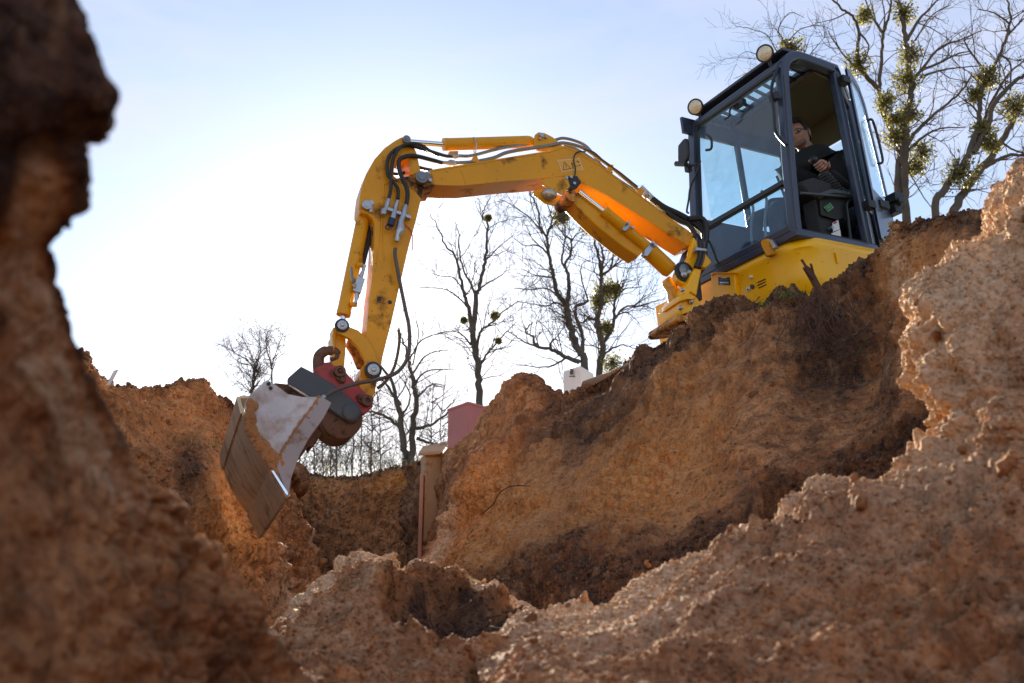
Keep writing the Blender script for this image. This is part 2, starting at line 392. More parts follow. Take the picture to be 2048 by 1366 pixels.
# ------------------------------------------------------------------ terrain sheets
def interp_grid(rows, nu, nv):
    """rows: list of rows of 3-D points -> (nv,nu,3) smooth grid"""
    A = np.array([[tuple(p) for p in r] for r in rows], float)
    def cr1(A, n, fr=None):
        m = A.shape[0]; t = np.linspace(0, m-1-1e-9, n); i = t.astype(int); f = (t-i).reshape((-1,)+(1,)*(A.ndim-1))
        p0 = A[np.maximum(i-1,0)]; p1 = A[i]; p2 = A[np.minimum(i+1,m-1)]; p3 = A[np.minimum(i+2,m-1)]
        return 0.5*((2*p1)+(p2-p0)*f+(2*p0-5*p1+4*p2-p3)*f**2+(3*p1-p0-3*p2+p3)*f**3)
    B = cr1(A, nv); B = cr1(B.transpose(1,0,2), nu).transpose(1,0,2)
    return B
COLS = {}
def sheet(name, rows, nu, nv, amps, colour, material, label, local=None, rough=(1.1,0.5)):
    G = interp_grid(rows, nu, nv)
    du = np.gradient(G, axis=1); dv = np.gradient(G, axis=0)
    n = np.cross(du, dv); n /= np.linalg.norm(n, axis=2)[...,None]+1e-12
    # normals towards the camera/up
    tocam = -G/np.linalg.norm(G, axis=2)[...,None]
    s = np.sign(((n*tocam).sum(2))[nv//2:, :].mean()) or 1
    n *= s
    P = G.reshape(-1,3); Nn = n.reshape(-1,3)
    u = np.tile(np.linspace(0,1,nu), nv); v = np.repeat(np.linspace(0,1,nv), nu)
    md = np.clip(0.25 + 1.9*(fbm(P+3.3, rough[0], 3)+0.28), rough[1], 1.7)
    d = np.zeros(len(P))
    for kind, sc, amp, octv in amps:
        q = amp*(fbm(P, sc, octv) if kind == 'f' else cell(P+0.35/sc*np.stack([fbm(P, sc, 1), fbm(P+9, sc, 1), fbm(P+5, sc, 1)], 1), sc) if kind == 'c' else billow(P, sc, octv, 0.52) if kind == 'b' else -np.abs(fbm(P*np.array([1,1,0.25]), sc, octv)))
        d += q*(md if sc > 3 else 1)
    if local is not None: d += local(P, u, v)
    edge = np.clip(np.minimum(v/0.04, (1-v)/0.03), 0, 1)
    P = P + Nn*(d*edge)[:,None]
    # foot of the slope, carried down to the trench floor
    P0_ = P.reshape(nv, nu, 3); last = P0_[-1]; tgt = last.copy(); rr = np.linalg.norm(last[:,:2], axis=1)[:,None]
    tgt[:,:2] *= np.maximum(0.35, 1-0.25/rr); tgt[:,2] = -0.66; SK = 8
    ext = [last + (tgt-last)*(k/SK) + np.array([0,0,1])*0.04*perlin(last*3+k)[:,None]*(k < SK) for k in range(1, SK+1)]
    PF = np.concatenate([P] + ext); nvt = nv+SK
    idx = np.arange(nu*nvt).reshape(nvt,nu)
    q = np.stack([idx[:-1,:-1], idx[:-1,1:], idx[1:,1:], idx[1:,:-1]], -1).reshape(-1,4)
    if s < 0: q = q[:, ::-1]
    me = bpy.data.meshes.new(name)
    me.vertices.add(len(PF)); me.vertices.foreach_set('co', PF.ravel())
    me.loops.add(q.size); me.loops.foreach_set('vertex_index', q.ravel().astype(np.int32))
    me.polygons.add(len(q)); me.polygons.foreach_set('loop_start', np.arange(0, q.size, 4, dtype=np.int32))
    me.polygons.foreach_set('loop_total', np.full(len(q), 4, np.int32))
    me.update(calc_edges=True); me.validate()
    me.polygons.foreach_set('use_smooth', np.ones(len(me.polygons), bool))
    C = np.zeros((len(P),4)); C[:,3] = 1
    C[:,:3] = np.clip(colour(P, u, v), 0, 1)
    CF = np.concatenate([C]+[C[-nu:]]*SK)
    ca = me.color_attributes.new('soil', 'FLOAT_COLOR', 'POINT'); ca.data.foreach_set('color', CF.ravel())
    me.materials.append(material)
    o = bpy.data.objects.new(name, me); col.objects.link(o)
    tag(o, label, kind='structure')
    COLS[id(o.data)] = C[:,:3].reshape(nv,nu,3)
    return o, P.reshape(nv,nu,3), n
def g2(u, v, a, b, ra, rb): return np.exp(-((u-a)/ra)**2-((v-b)/rb)**2)
def rowpts(l): return [at(*p) for p in l]
def cols_to_rows(cols): return [list(r) for r in zip(*cols)]
GZ = 1.62
def back_rows(front):                    # two rows running back from a crest onto the field
    r1 = []; r2 = []
    for p in front:
        d = Vector((p.x, p.y, 0)).normalized()
        r1.append(Vector((p.x, p.y, 0)) + d*0.35 + Vector((0,0,p.z-0.05)))
        r2.append(Vector((p.x, p.y, 0)) + d*1.5 + Vector((0,0,GZ-0.03)))
    return r2, r1

# --- right bank
cols = [
 [(800,935,11.6),(800,980,11.6),(800,1040,11.5),(800,1080,11.5),(800,1110,11.5),(800,1150,11.4),(800,1250,11.2)],
 [(868,908,9.8),(862,960,9.8),(856,1030,9.7),(850,1080,9.6),(845,1120,9.6),(840,1160,9.5),(830,1250,9.3)],
 [(903,888,8.9),(893,930,8.7),(884,1000,8.5),(872,1060,8.3),(858,1110,7.8),(845,1160,7.7),(830,1250,7.5)],
 [(1003,788,8.3),(948,880,7.9),(915,960,7.5),(903,1020,7.3),(880,1090,7.1),(858,1150,6.9),(840,1250,6.7)],
 [(1062,768,7.9),(1005,880,7.2),(975,960,6.7),(955,1040,6.4),(940,1100,6.0),(925,1160,5.8),(915,1250,5.6)],
 [(1150,782,7.1),(1130,880,6.1),(1095,970,5.6),(1060,1050,5.4),(1030,1110,5.0),(1010,1170,4.6),(1000,1250,4.2)],
 [(1290,699,5.9),(1270,830,5.3),(1240,930,5.0),(1200,1020,4.7),(1150,1090,4.4),(1120,1160,4.0),(1110,1260,3.6)],
 [(1370,645,5.45),(1390,790,4.9),(1380,900,4.55),(1350,990,4.3),(1300,1060,3.95),(1270,1130,3.6),(1260,1240,3.3)],
 [(1480,592,5.0),(1500,740,4.55),(1500,860,4.25),(1480,950,3.95),(1450,1030,3.6),(1430,1110,3.35),(1420,1220,3.1)],
 [(1600,562,4.75),(1620,690,4.45),(1630,820,4.15),(1620,900,3.8),(1600,980,3.5),(1590,1050,3.25),(1590,1170,3.0)],
 [(1740,494,4.45),(1735,620,4.25),(1745,750,4.0),(1745,850,3.65),(1735,930,3.4),(1740,1000,3.15),(1740,1110,2.95)],
 [(1795,438,4.3),(1830,560,4.05),(1840,700,3.8),(1850,820,3.5),(1860,900,3.3),(1870,980,3.1),(1880,1090,2.95)],
 [(1955,412,3.95),(1975,520,3.7),(1980,680,3.5),(1990,820,3.3),(2000,900,3.15),(2010,980,3.0),(2020,1090,2.9)],
 [(2150,360,3.75),(2150,520,3.5),(2150,680,3.3),(2150,820,3.2),(2150,900,3.05),(2150,980,2.9),(2150,1090,2.85)]]
cr3 = [[at(*p) for p in c] for c in cols]
crest = [c[0] for c in cr3]
b2, b1 = back_rows(crest)
RB_back = b2
rows = [b2, b1] + cols_to_rows(cr3)
def rb_col(P, u, v):
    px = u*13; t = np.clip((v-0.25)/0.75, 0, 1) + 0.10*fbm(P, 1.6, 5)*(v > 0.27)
    hum_shade = np.clip(1.15-np.abs(t-0.02)/0.10, 0, 1)*np.clip((px-3)/1.5, 0, 1)*0.8
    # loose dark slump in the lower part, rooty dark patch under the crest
    hum_shade = np.maximum(hum_shade, 0.85*np.clip((t-(0.62-0.045*(px-4)))/0.26, 0, 1)*np.clip((px-4.0)/0.8, 0, 1)*np.clip((12.2-px)/1, 0, 1))
    hum_shade = np.maximum(hum_shade, 1.1*g2(px, t, 9.3, 0.16, 0.75, 0.16)); hum_shade = np.maximum(hum_shade, 0.8*g2(px, t, 5.2, 0.12, 1.2, 0.10))
    hum_shade = np.maximum(hum_shade, 0.75*g2(px, t, 10.2, 0.35, 0.5, 0.3)); hum_shade = np.maximum(hum_shade, 0.42*g2(px, t, 9.0, 0.4, 1.8, 0.35)); hum_shade = np.maximum(hum_shade, 0.6*np.clip(1-(px-0.5)/2.6, 0, 1))
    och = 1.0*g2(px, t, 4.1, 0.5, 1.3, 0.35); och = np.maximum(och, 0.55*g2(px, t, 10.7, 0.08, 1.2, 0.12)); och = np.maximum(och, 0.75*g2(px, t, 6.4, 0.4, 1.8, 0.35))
    och = np.maximum(och, 0.8*g2(px, t, 3.4, 0.75, 0.7, 0.3))
    pal = 0.75*g2(px, t, 3.0, 0.7, 0.28, 0.5) + 0.55*g2(px, t, 10.6, 0.12, 0.5, 0.14) + 0.35*g2(px, t, 5.0, 0.55, 0.12, 0.25)  # streak down the left corner paints its sunlit edge
    return np.stack([hum_shade, och, pal], 1)
def rb_loc(P, u, v):
    px = u*13; t = np.clip((v-0.25)/0.75, 0, 1)
    d = 0.05*np.sin(P[:,0]*14+perlin(P*2)*5)*g2(px, t, 4.4, 0.55, 1.3, 0.35)     # vertical scoop marks of the bucket
    d += -0.16*g2(px, t, 9.7, 0.22, 0.5, 0.15)
    slump = np.clip((t-(0.68-0.045*(px-4)))/0.1, 0, 1)*np.clip((px-4)/1, 0, 1)
    d += slump*(0.05*billow(P, 7, 3) + 0.03)
    return d
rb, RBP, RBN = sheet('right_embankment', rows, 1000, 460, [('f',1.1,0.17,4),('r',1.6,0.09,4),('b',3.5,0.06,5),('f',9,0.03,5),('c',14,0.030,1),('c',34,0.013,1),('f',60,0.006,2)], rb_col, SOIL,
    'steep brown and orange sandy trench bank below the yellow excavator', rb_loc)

# --- back wall of the trench
c0 = [(540,985,12.2),(600,951,12.0),(660,955,11.9),(720,953,11.7),(790,938,11.6),(842,926,11.5),(900,915,11.4)]
rows = [[at(*p) for p in c0]]
for dy, dd in ((60,0.1),(130,0.25),(200,0.4),(330,0.8)):
    rows.append([at(p[0], p[1]+dy, p[2]-dd) for p in c0])
b2, b1 = back_rows(rows[0]); BW_back = b2
def bw_col(P, u, v):
    t = np.clip((v-0.33)/0.67, 0, 1)
    hum_shade = 0.7*np.clip(1-t/0.08, 0, 1)+0.30*g2(u, t, 0.15, 0.5, 0.35, 0.5)+0.30*g2(u, t, 0.6, 0.8, 0.5, 0.35)+0.12
    och = 0.75*g2(u, t, 0.75, 0.12, 0.22, 0.10)+0.35*g2(u, t, 0.5, 0.4, 0.2, 0.2)
    pal = 0.45*g2(u, t, 0.75, 0.18, 0.2, 0.05)
    return np.stack([hum_shade, och, pal], 1)
bw, BWP, BWN = sheet('back_trench_wall', [b2, b1]+rows, 320, 260, [('f',0.9,0.16,3),('b',4,0.05,4),('c',9,0.04,1),('c',20,0.018,1)], bw_col, SOIL,
    'dark brown far end wall of the trench between the banks')

# --- left bank
cols = [
 [(-600,520,4.5),(-600,700,4.4),(-600,850,4.3),(-600,1000,4.2),(-600,1300,4.1)],
 [(60,680,5.3),(90,800,5.1),(120,950,4.9),(150,1100,4.7),(180,1300,4.5)],
 [(190,738,5.8),(215,850,5.6),(250,960,5.4),(280,1100,5.2),(300,1300,5.0)],
 [(300,778,6.3),(325,870,6.1),(350,970,5.8),(375,1100,5.5),(395,1300,5.3)],
 [(395,764,6.8),(415,870,6.5),(430,970,6.2),(445,1100,5.9),(460,1300,5.6)],
 [(470,795,7.3),(480,890,7.1),(490,990,6.8),(500,1120,6.4),(505,1300,6.1)],
 [(540,850,8.1),(545,930,7.8),(550,1030,7.5),(556,1150,7.0),(560,1300,6.6)],
 [(583,930,8.9),(588,1000,8.6),(598,1070,8.3),(606,1160,8.0),(610,1300,7.6)],
 [(594,948,9.2),(608,1030,8.9),(628,1095,8.6),(648,1170,8.3),(660,1300,8.0)],
 [(575,955,10.0),(585,1030,9.9),(600,1095,9.8),(615,1170,9.7),(625,1300,9.6)],
 [(540,960,11.8),(545,1030,11.8),(550,1095,11.8),(560,1170,11.8),(570,1300,11.8)]]
cr3 = [[at(*p) for p in c] for c in cols]
crest = [c[0] for c in cr3]; b2, b1 = back_rows(crest); LB_back = b2
def lb_col(P, u, v):
    u = (u*10-1)/9
    t = np.clip((v-0.33)/0.67, 0, 1)
    hum_shade = 0.55*np.clip(1-t/0.08, 0, 1)+0.9*g2(u, t, 0.27, 0.42, 0.05, 0.18)+0.6*g2(u, t, 0.5, 0.1, 0.08, 0.2)
    och = 0.45*g2(u, t, 0.3, 0.15, 0.3, 0.3)+0.75*g2(u, t, 0.42, 0.62, 0.16, 0.2)
    pal = 0.62*g2(u, t, 0.6, 0.8, 0.12, 0.25)+0.55*g2(u, t, 0.78, 0.6, 0.02, 0.5)+0.3*g2(u, t, 0.22, 0.1, 0.1, 0.08)  # sand runs at the foot; narrow corner streak paints a sunlit edge
    return np.stack([hum_shade, och, pal], 1)
lb, LBP, LBN = sheet('left_embankment', [b2, b1]+cols_to_rows(cr3), 640, 360, [('f',1.0,0.18,3),('b',3.2,0.08,5),('f',7,0.04,4),('c',11,0.035,1),('c',26,0.016,1),('f',60,0.006,2)], lb_col, SOIL,
    'crumbly brown trench bank behind the bucket at left')

# --- near heap in the foreground
def sil_rows(sil, end, n_in, bulge, back=(0.25,0.9), down=(0.02,0.45), side=Vector((0,0,0)), shoulder=0, stilt=0.09):
    S = [at(*p) for p in sil]; E = [at(*p) for p in end]
    B1 = []; B2 = []
    for p in S:
        d = Vector((p.x, p.y, 0)).normalized()
        B1.append(p + d*back[0] + Vector((0,0,-down[0])) + side*back[0]); B2.append(p + d*back[1] + Vector((0,0,-down[1])) + side*back[1])
    rows = [B2, B1, S]
    if shoulder:
        r = []
        for p in S:
            d = Vector((p.x, p.y, 0)).normalized(); q = p - d*shoulder; el = math.atan2(p.z, Vector((p.x,p.y)).length)
            q.z = p.z - shoulder*math.tan(el+stilt); r.append(q)
        rows.append(r); S = r
    for k in range(1, n_in+1):
        t = k/n_in; r = []
        for a, b in zip(S, E):
            p = a.lerp(b, t); r.append(p*(1-bulge*math.sin(math.pi*min(1,t**0.7))))
        rows.append(r)
    return rows
sil = [(470,1330,2.7),(530,1275,2.8),(585,1215,2.9),(640,1172,2.95),(700,1140,3.0),(745,1122,3.0),(800,1152,3.0),(865,1150,3.0),(930,1170,3.0),(1000,1198,2.95),(1060,1225,2.9),(1150,1245,2.9),(1260,1240,2.9),(1380,1240,2.9)]
end = [(300,1640,1.4),(390,1640,1.42),(480,1640,1.42),(560,1640,1.42),(640,1640,1.42),(730,1640,1.42),(810,1640,1.42),(880,1640,1.42),(960,1640,1.42),(1040,1640,1.42),(1120,1640,1.42),(1220,1640,1.42),(1330,1640,1.42),(1450,1640,1.42)]
HOLE = at(905,1262,2.45)
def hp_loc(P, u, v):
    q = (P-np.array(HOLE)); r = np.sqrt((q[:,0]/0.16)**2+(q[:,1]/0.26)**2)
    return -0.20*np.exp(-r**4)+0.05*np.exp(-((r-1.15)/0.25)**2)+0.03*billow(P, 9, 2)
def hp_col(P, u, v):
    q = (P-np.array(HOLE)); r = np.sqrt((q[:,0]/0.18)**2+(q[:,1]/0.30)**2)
    hum_shade = 1.4*np.exp(-r**4); t = np.clip((v-0.22)/0.78, 0, 1)
    pal = 0.75*np.clip(1-t/0.15, 0, 1)+0.20*np.clip(1-t/0.8, 0, 1)+0.33  # crest band painted pale for its sunlit rim, over light soil
    return np.stack([hum_shade, 0.30+0*u, np.where(r < 1.1, 0, pal)], 1)
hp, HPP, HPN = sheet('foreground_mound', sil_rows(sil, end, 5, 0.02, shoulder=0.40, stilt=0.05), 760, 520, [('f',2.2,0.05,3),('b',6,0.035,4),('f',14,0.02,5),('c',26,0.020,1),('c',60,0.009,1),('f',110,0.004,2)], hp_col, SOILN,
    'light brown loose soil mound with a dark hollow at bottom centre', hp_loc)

# --- near right ridge
sil = [(2110,290,3.0),(2050,335,3.0),(1992,395,3.0),(1970,455,3.0),(1912,512,2.97),(1842,580,2.93),(1835,680,2.9),(1858,775,2.85),(1886,862,2.8),(1785,930,2.75),(1700,988,2.72),(1600,1022,2.7),(1500,1065,2.7),(1400,1120,2.72),(1320,1165,2.75),(1235,1212,2.8),(1140,1228,2.85),(1050,1226,2.9),(955,1320,2.72)]
end = [(2420,200,1.9),(2450,300,1.9),(2480,400,1.88),(2500,520,1.86),(2500,640,1.84),(2500,760,1.8),(2500,880,1.75),(2480,1000,1.7),(2440,1150,1.6),(2350,1350,1.5),(2200,1560,1.42),(2000,1640,1.4),(1830,1640,1.38),(1680,1640,1.38),(1540,1640,1.38),(1400,1640,1.38),(1250,1640,1.4),(1120,1640,1.42),(1010,1640,1.70)]
sil = [(a, c, d*0.86) for a, c, d in sil]; end = [(a, c, d*0.86) for a, c, d in end]
def fr_col(P, u, v):
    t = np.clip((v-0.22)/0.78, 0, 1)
    pal = 0.75*np.clip(1-t/0.12, 0, 1)+0.68*g2(u, t, 0.28, 0.15, 0.2, 0.25)+0.40+0.4*g2(u, t, 0.86, 0.1, 0.14, 0.2)  # pale crest and upper lumps put sunlit cream into the soil colour
    hum_shade = 0.35*g2(u, t, 0.6, 0.9, 0.3, 0.4)+0.5*g2(u, t, 0.47, 0.3, 0.06, 0.2)
    och = 0.35*g2(u, t, 0.3, 0.1, 0.2, 0.3)+0.2
    return np.stack([hum_shade, och, pal], 1)
def fr_loc(P, u, v):
    t = np.clip((v-0.22)/0.78, 0, 1)
    return 0.05*billow(P, 5, 3)*g2(u, t, 0.25, 0.1, 0.25, 0.5)
fr, FRP, FRN = sheet('right_foreground_ridge', sil_rows(sil, end, 6, 0.06, side=Vector((0.5,0,0)), shoulder=0.30, stilt=0.045), 1000, 520, [('f',1.6,0.07,3),('b',4.5,0.04,4),('f',12,0.022,5),('c',22,0.022,1),('c',52,0.010,1),('f',100,0.004,2)], fr_col, SOILN,
    'pale crumbly soil ridge running down the right foreground', fr_loc)

# --- very near left wall
sil = [(120,-160,0.64),(138,-60,0.64),(158,10,0.64),(205,80,0.64),(218,150,0.64),(232,208,0.64),(212,250,0.65),(166,290,0.66),(172,350,0.67),(160,420,0.70),(126,480,0.74),(118,560,0.78),(145,650,0.84),(180,740,0.9),(235,850,1.0),(300,945,1.08),(365,1000,1.14),(400,1060,1.2),(470,1135,1.26),(525,1215,1.3),(585,1295,1.36),(650,1380,1.4),(740,1500,1.45),(860,1640,1.45)]
end = [(-500,-300+k*88,0.36+0.012*k) for k in range(24)]
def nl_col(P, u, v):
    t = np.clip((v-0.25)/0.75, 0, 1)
    hum_shade = 2.6*np.clip(1-u/0.55, 0, 1)+1.3*np.clip((0.20-t)/0.08, 0, 1)*np.clip((0.66-u)/0.1, 0, 1)+0.10*np.clip((u-0.45)/0.3, 0, 1)+0.15  # dark top and inner edge put the wall's shade into its colour
    pal = 1.6*g2(u, t, 0.50, 0.28, 0.17, 0.07)  # pale strip paints grazing sunlight onto the wall
    return np.stack([hum_shade-pal*1.3, 0.05+pal*0.6, pal*1.0+0.12*np.clip((u-0.5)/0.2, 0, 1)], 1)
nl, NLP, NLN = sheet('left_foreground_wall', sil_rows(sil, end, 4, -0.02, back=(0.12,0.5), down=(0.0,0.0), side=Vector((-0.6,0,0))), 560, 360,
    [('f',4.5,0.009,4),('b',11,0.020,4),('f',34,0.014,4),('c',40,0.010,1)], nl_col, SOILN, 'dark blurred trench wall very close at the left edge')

# --- field around the trench, trench floor and hidden side walls
inner = [Vector((-3.2,-6,GZ)), Vector((-3.2,0,GZ))] + [Vector((p.x,p.y,GZ)) for p in LB_back[:-1]] + [Vector((p.x,p.y,GZ)) for p in BW_back[1:-1]] + [Vector((p.x,p.y,GZ)) for p in RB_back[2:]] + [Vector((3.6,0,GZ)), Vector((3.6,-6,GZ))]
gb = MB(); n = len(inner); ring = []
for k, p in enumerate(inner):
    d = Vector((p.x, p.y-3, 0)); d.normalize(); ring.append(d)
radii = [0.0, 1.5, 6, 25, 100, 600]
V = []
for r in radii:
    for p, d in zip(inner, ring):
        z = GZ if r < 1 else GZ-0.02*min(r,6)+0.1*math.sin(p.x*3+r)*(1 if r > 1 else 0)
        V.append(Vector((p.x+d.x*r, p.y+d.y*r, z)))
f = []
for i in range(len(radii)-1):
    for k in range(n):
        k2 = (k+1) % n; f.append((i*n+k, i*n+k2, (i+1)*n+k2, (i+1)*n+k))
gb.add(V, f)
GROUND = mat('field_grass_soil', (0.10,0.085,0.04), 0.95, dirt=0.6, dirt_col=(0.12,0.07,0.04), dirt_scale=0.8, bump=0.5, bscale=20)
tag(gb.build('ground', GROUND), 'flat grassy field around the open trench', kind='structure')
sk = MB()
for k in range(n):
    k2 = (k+1) % n; a, b = inner[k], inner[k2]
    if k < 1 or k >= n-3 or True:
        lo = lambda p: Vector((p.x, p.y, -0.62)); q = Vector((0,0,-0.03))
        sk.add([a+q, b+q, lo(b), lo(a)], [(0,1,2,3)])
SOILF = mat('plain_soil', (0.22,0.11,0.06), 0.95, dirt=0.6, dirt_col=(0.10,0.05,0.03), dirt_scale=5, bump=0.6, bscale=30)
tag(sk.build('trench_side', SOILF), 'hidden earth side of the trench under the field edge', kind='structure')
fl = MB(); fl.add([(-9,-8,-0.6),(9,-8,-0.6),(9,16,-0.6),(-9,16,-0.6)], [(0,1,2,3)])
tag(fl.build('trench_floor', SOILF), 'brown earth floor of the trench', kind='structure')

# ------------------------------------------------------------------ clods and crumbs
def ico_clod(seed, sub=2):
    import bmesh
    bm = bmesh.new(); bmesh.ops.create_icosphere(bm, subdivisions=sub, radius=1)
    P = np.array([v.co[:] for v in bm.verts]); d = 1+0.7*fbm(P+seed*7.7, 0.9, 4)+0.2*fbm(P+seed*3.1, 3.5, 2)
    sc = np.array([1, 0.8+0.3*((seed*37) % 10)/10, 0.65+0.2*((seed*13) % 10)/10])
    P = P*d[:,None]*sc; F_ = [[v.index for v in f.verts] for f in bm.faces]; bm.free()
    return P, np.array(F_)
CL1 = [ico_clod(k, 1) for k in range(6)]; CL2 = [ico_clod(k, 2) for k in range(6)]
def rnd_rot():
    q = np.random.normal(size=4); q /= np.linalg.norm(q); a,b,c,d = q
    return np.array([[a*a+b*b-c*c-d*d,2*(b*c-a*d),2*(b*d+a*c)],[2*(b*c+a*d),a*a-b*b+c*c-d*d,2*(c*d-a*b)],[2*(b*d-a*c),2*(c*d+a*b),a*a-b*b-c*c+d*d]])
def add_soil_attr(me, C):
    ca = me.color_attributes.new('soil', 'FLOAT_COLOR', 'POINT'); ca.data.foreach_set('color', np.asarray(C, float).ravel())
def crumbs(name, G, Nn, n, smin, smax, mask, parent, material, colr, power=2.2):
    nv, nu, _ = G.shape; V = []; Fc = []; C = []; off = 0; cnt = 0; tries = 0
    while cnt < n and tries < n*6:
        tries += 1
        i = np.random.randint(3, nv-3); j = np.random.randint(3, nu-3)
        if np.random.rand() > mask(j/nu, i/nv): continue
        s = smin*(smax/smin)**(np.random.rand()**power)
        A, Fa = CL1[np.random.randint(6)] if s > smax*0.25 else CLT[np.random.randint(4)]
        p = G[i, j] + Nn[i, j]*s*0.25
        V.append(A@rnd_rot().T*s + p); Fc.append(Fa+off); off += len(A); cnt += 1
        c = COLS[id(parent.data)][i, j] + np.random.uniform(-0.12, 0.18, 3); C.append(np.tile([*c, 1], (len(A), 1)))
    V = np.concatenate(V); Fc = np.concatenate(Fc); C = np.concatenate(C)
    me = bpy.data.meshes.new(name); me.from_pydata(V.tolist(), [], Fc.tolist()); me.update()
    me.polygons.foreach_set('use_smooth', [True]*len(me.polygons)); add_soil_attr(me, C)
    me.materials.append(material); o = bpy.data.objects.new(name, me); col.objects.link(o); o.parent = parent; o['kind'] = 'stuff'
    return o
def tiny(seed):
    P, Fa = ico_clod(seed, 1); 
    # octahedron-like low-poly crumb
    V = np.array([(1,0,0),(-1,0,0),(0,1,0),(0,-1,0),(0,0,1),(0,0,-1)], float)*(0.75+0.5*np.random.rand(6,1))
    Fo = np.array([(0,2,4),(2,1,4),(1,3,4),(3,0,4),(2,0,5),(1,2,5),(3,1,5),(0,3,5)])
    return V, Fo
CLT = [tiny(k) for k in range(4)]
def rc(h, o_, p): return lambda u, v: (h+0.3*np.random.rand(), o_+0.2*np.random.rand(), p+0.5*np.random.rand())
crumbs('loose_crumbs', FRP, FRN, 30000, 0.002, 0.007, lambda u, v: 1.0 if 0.2 < v < 0.36 else 0.3, fr, CRUMB, rc(0, 0.2, 0.25))
crumbs('loose_crumbs', HPP, HPN, 22000, 0.002, 0.007, lambda u, v: 1.0 if 0.2 < v < 0.42 else 0.3, hp, CRUMB, rc(0, 0.3, 0.25))
crumbs('loose_crumbs', RBP, RBN, 22000, 0.003, 0.011, lambda u, v: (1.0 if v > 0.82 else 0.9 if 0.17 < v < 0.30 else 0.18), rb, SOIL, rc(0.25, 0.1, 0.0))
crumbs('loose_crumbs', LBP, LBN, 9000, 0.004, 0.020, lambda u, v: 1.0 if v < 0.45 else 0.4, lb, SOIL, rc(0.1, 0.3, 0.1))
crumbs('loose_crumbs', BWP, BWN, 3500, 0.006, 0.025, lambda u, v: 1.0, bw, SOIL, rc(0.35, 0.1, 0.0))
crumbs('loose_crumbs', NLP, NLN, 800, 0.001, 0.004, lambda u, v: 1.0, nl, SOILN, rc(0.3, 0.0, 0.0))
clod_me = []
for k, (A, Fa) in enumerate(CL2):
    me = bpy.data.meshes.new('clod'); me.from_pydata(A.tolist(), [], Fa.tolist()); me.update()
    me.polygons.foreach_set('use_smooth', [True]*len(me.polygons)); add_soil_attr(me, [(0.0, 0.25, 0.35, 1)]*len(A)); me.materials.append(CRUMB); clod_me.append(me)
def clods(G, Nn, n, smin, smax, mask, parent):
    nv, nu, _ = G.shape; cnt = 0
    while cnt < n:
        i = np.random.randint(3, nv-3); j = np.random.randint(3, nu-3)
        if np.random.rand() > mask(j/nu, i/nv): continue
        s = smin*(smax/smin)**(np.random.rand()**1.8)
        o = bpy.data.objects.new('clod', random.choice(clod_me)); col.objects.link(o); o.parent = parent
        o.location = Vector(G[i, j] + Nn[i, j]*s*0.2); o.scale = (s, s, s)
        o.rotation_euler = [random.uniform(0, 6.3) for _ in range(3)]; cnt += 1
clods(FRP, FRN, 90, 0.008, 0.020, lambda u, v: 1.0 if v < 0.4 else 0.5, fr)
clods(HPP, HPN, 70, 0.007, 0.018, lambda u, v: 1.0 if 0.2 < v < 0.5 else 0.4, hp)
clods(RBP, RBN, 90, 0.010, 0.026, lambda u, v: 1.0 if v > 0.85 or 0.2 < v < 0.28 else 0.05, rb)
clods(LBP, LBN, 50, 0.014, 0.035, lambda u, v: 1.0 if 0.25 < v < 0.5 else 0.2, lb)
# ================================================================== excavator
EO = Vector((1.922, 5.884, 2.698))
EM = Matrix.Rotation(RAD(210.39), 3, 'Z') @ Matrix.Rotation(RAD(4.41), 3, 'Y') @ Matrix.Rotation(RAD(1.23), 3, 'X')
EX, EY, EZ = EM.col[0].copy(), EM.col[1].copy(), EM.col[2].copy()
def L(x, y, z): return EO + EX*x + EY*y + EZ*z
def hitm(px, py, axis, val):
    r = ray(px, py); n = (EX, EY, EZ)[axis]
    return r*((EO.dot(n)+val)/r.dot(n))
# boom plane: vertical-ish plane through the boom foot
BU = Vector((math.sin(RAD(-110)), math.cos(RAD(-110)), 0)); BN = Vector((-BU.y, BU.x, 0))
if BN.y > 0: BN = -BN                    # towards the camera
BP0 = hitm(1380, 545, 1, -0.72)
def bp(px, py, off=0.0):
    r = ray(px, py); return r*((BP0.dot(BN)+off)/r.dot(BN))
def bpl(l, off): return [bp(p[0], p[1], off) for p in l]
def z3(l): return [(700+x/4.8775, 240+y/4.8775) for x, y in l]
def z4(l): return [(1040+x/4.8775, 240+y/4.8775) for x, y in l]
def z5(l): return [(620+x/4.553, 400+y/4.553) for x, y in l]
def z6(l): return [(430+x/2.969, 620+y/2.969) for x, y in l]
def z8(l): return [(1260+x/5.693, 440+y/5.693) for x, y in l]
def z2(l): return [(1340+x/4.018, 380+y/4.018) for x, y in l]
def z1(l): return [(1340+x/4.018, 60+y/4.018) for x, y in l]
def plate(name, l, off, th, m, parent, bevel=0.004):
    A = bpl(l, off); return MB().prism(A, [p-BN*th for p in A]).build(name, m, parent, bevel)

EX_R = empty('mini_excavator', L(-0.2, -0.5, -0.98), 'yellow mini excavator with dark cab standing above the trench bank', 'excavator')

# ---- boom -----------------------------------------------------------
BH = 0.10                                # half width of the boom
top = z3([(775,487),(1000,450),(1400,385),(1951,297)]) + z4([(430,250),(560,300),(790,440),(1000,600),(1240,780),(1500,980),(1690,1110)])
bot = z4([(1725,1200),(1640,1225),(1200,950),(870,745),(640,620),(545,558),(430,545),(0,590)]) + z3([(1860,572),(1500,600),(1110,640),(930,638),(800,630)])
bm_ = plate('boom', top+bot, BH, 2*BH, YEL, EX_R, 0.006)
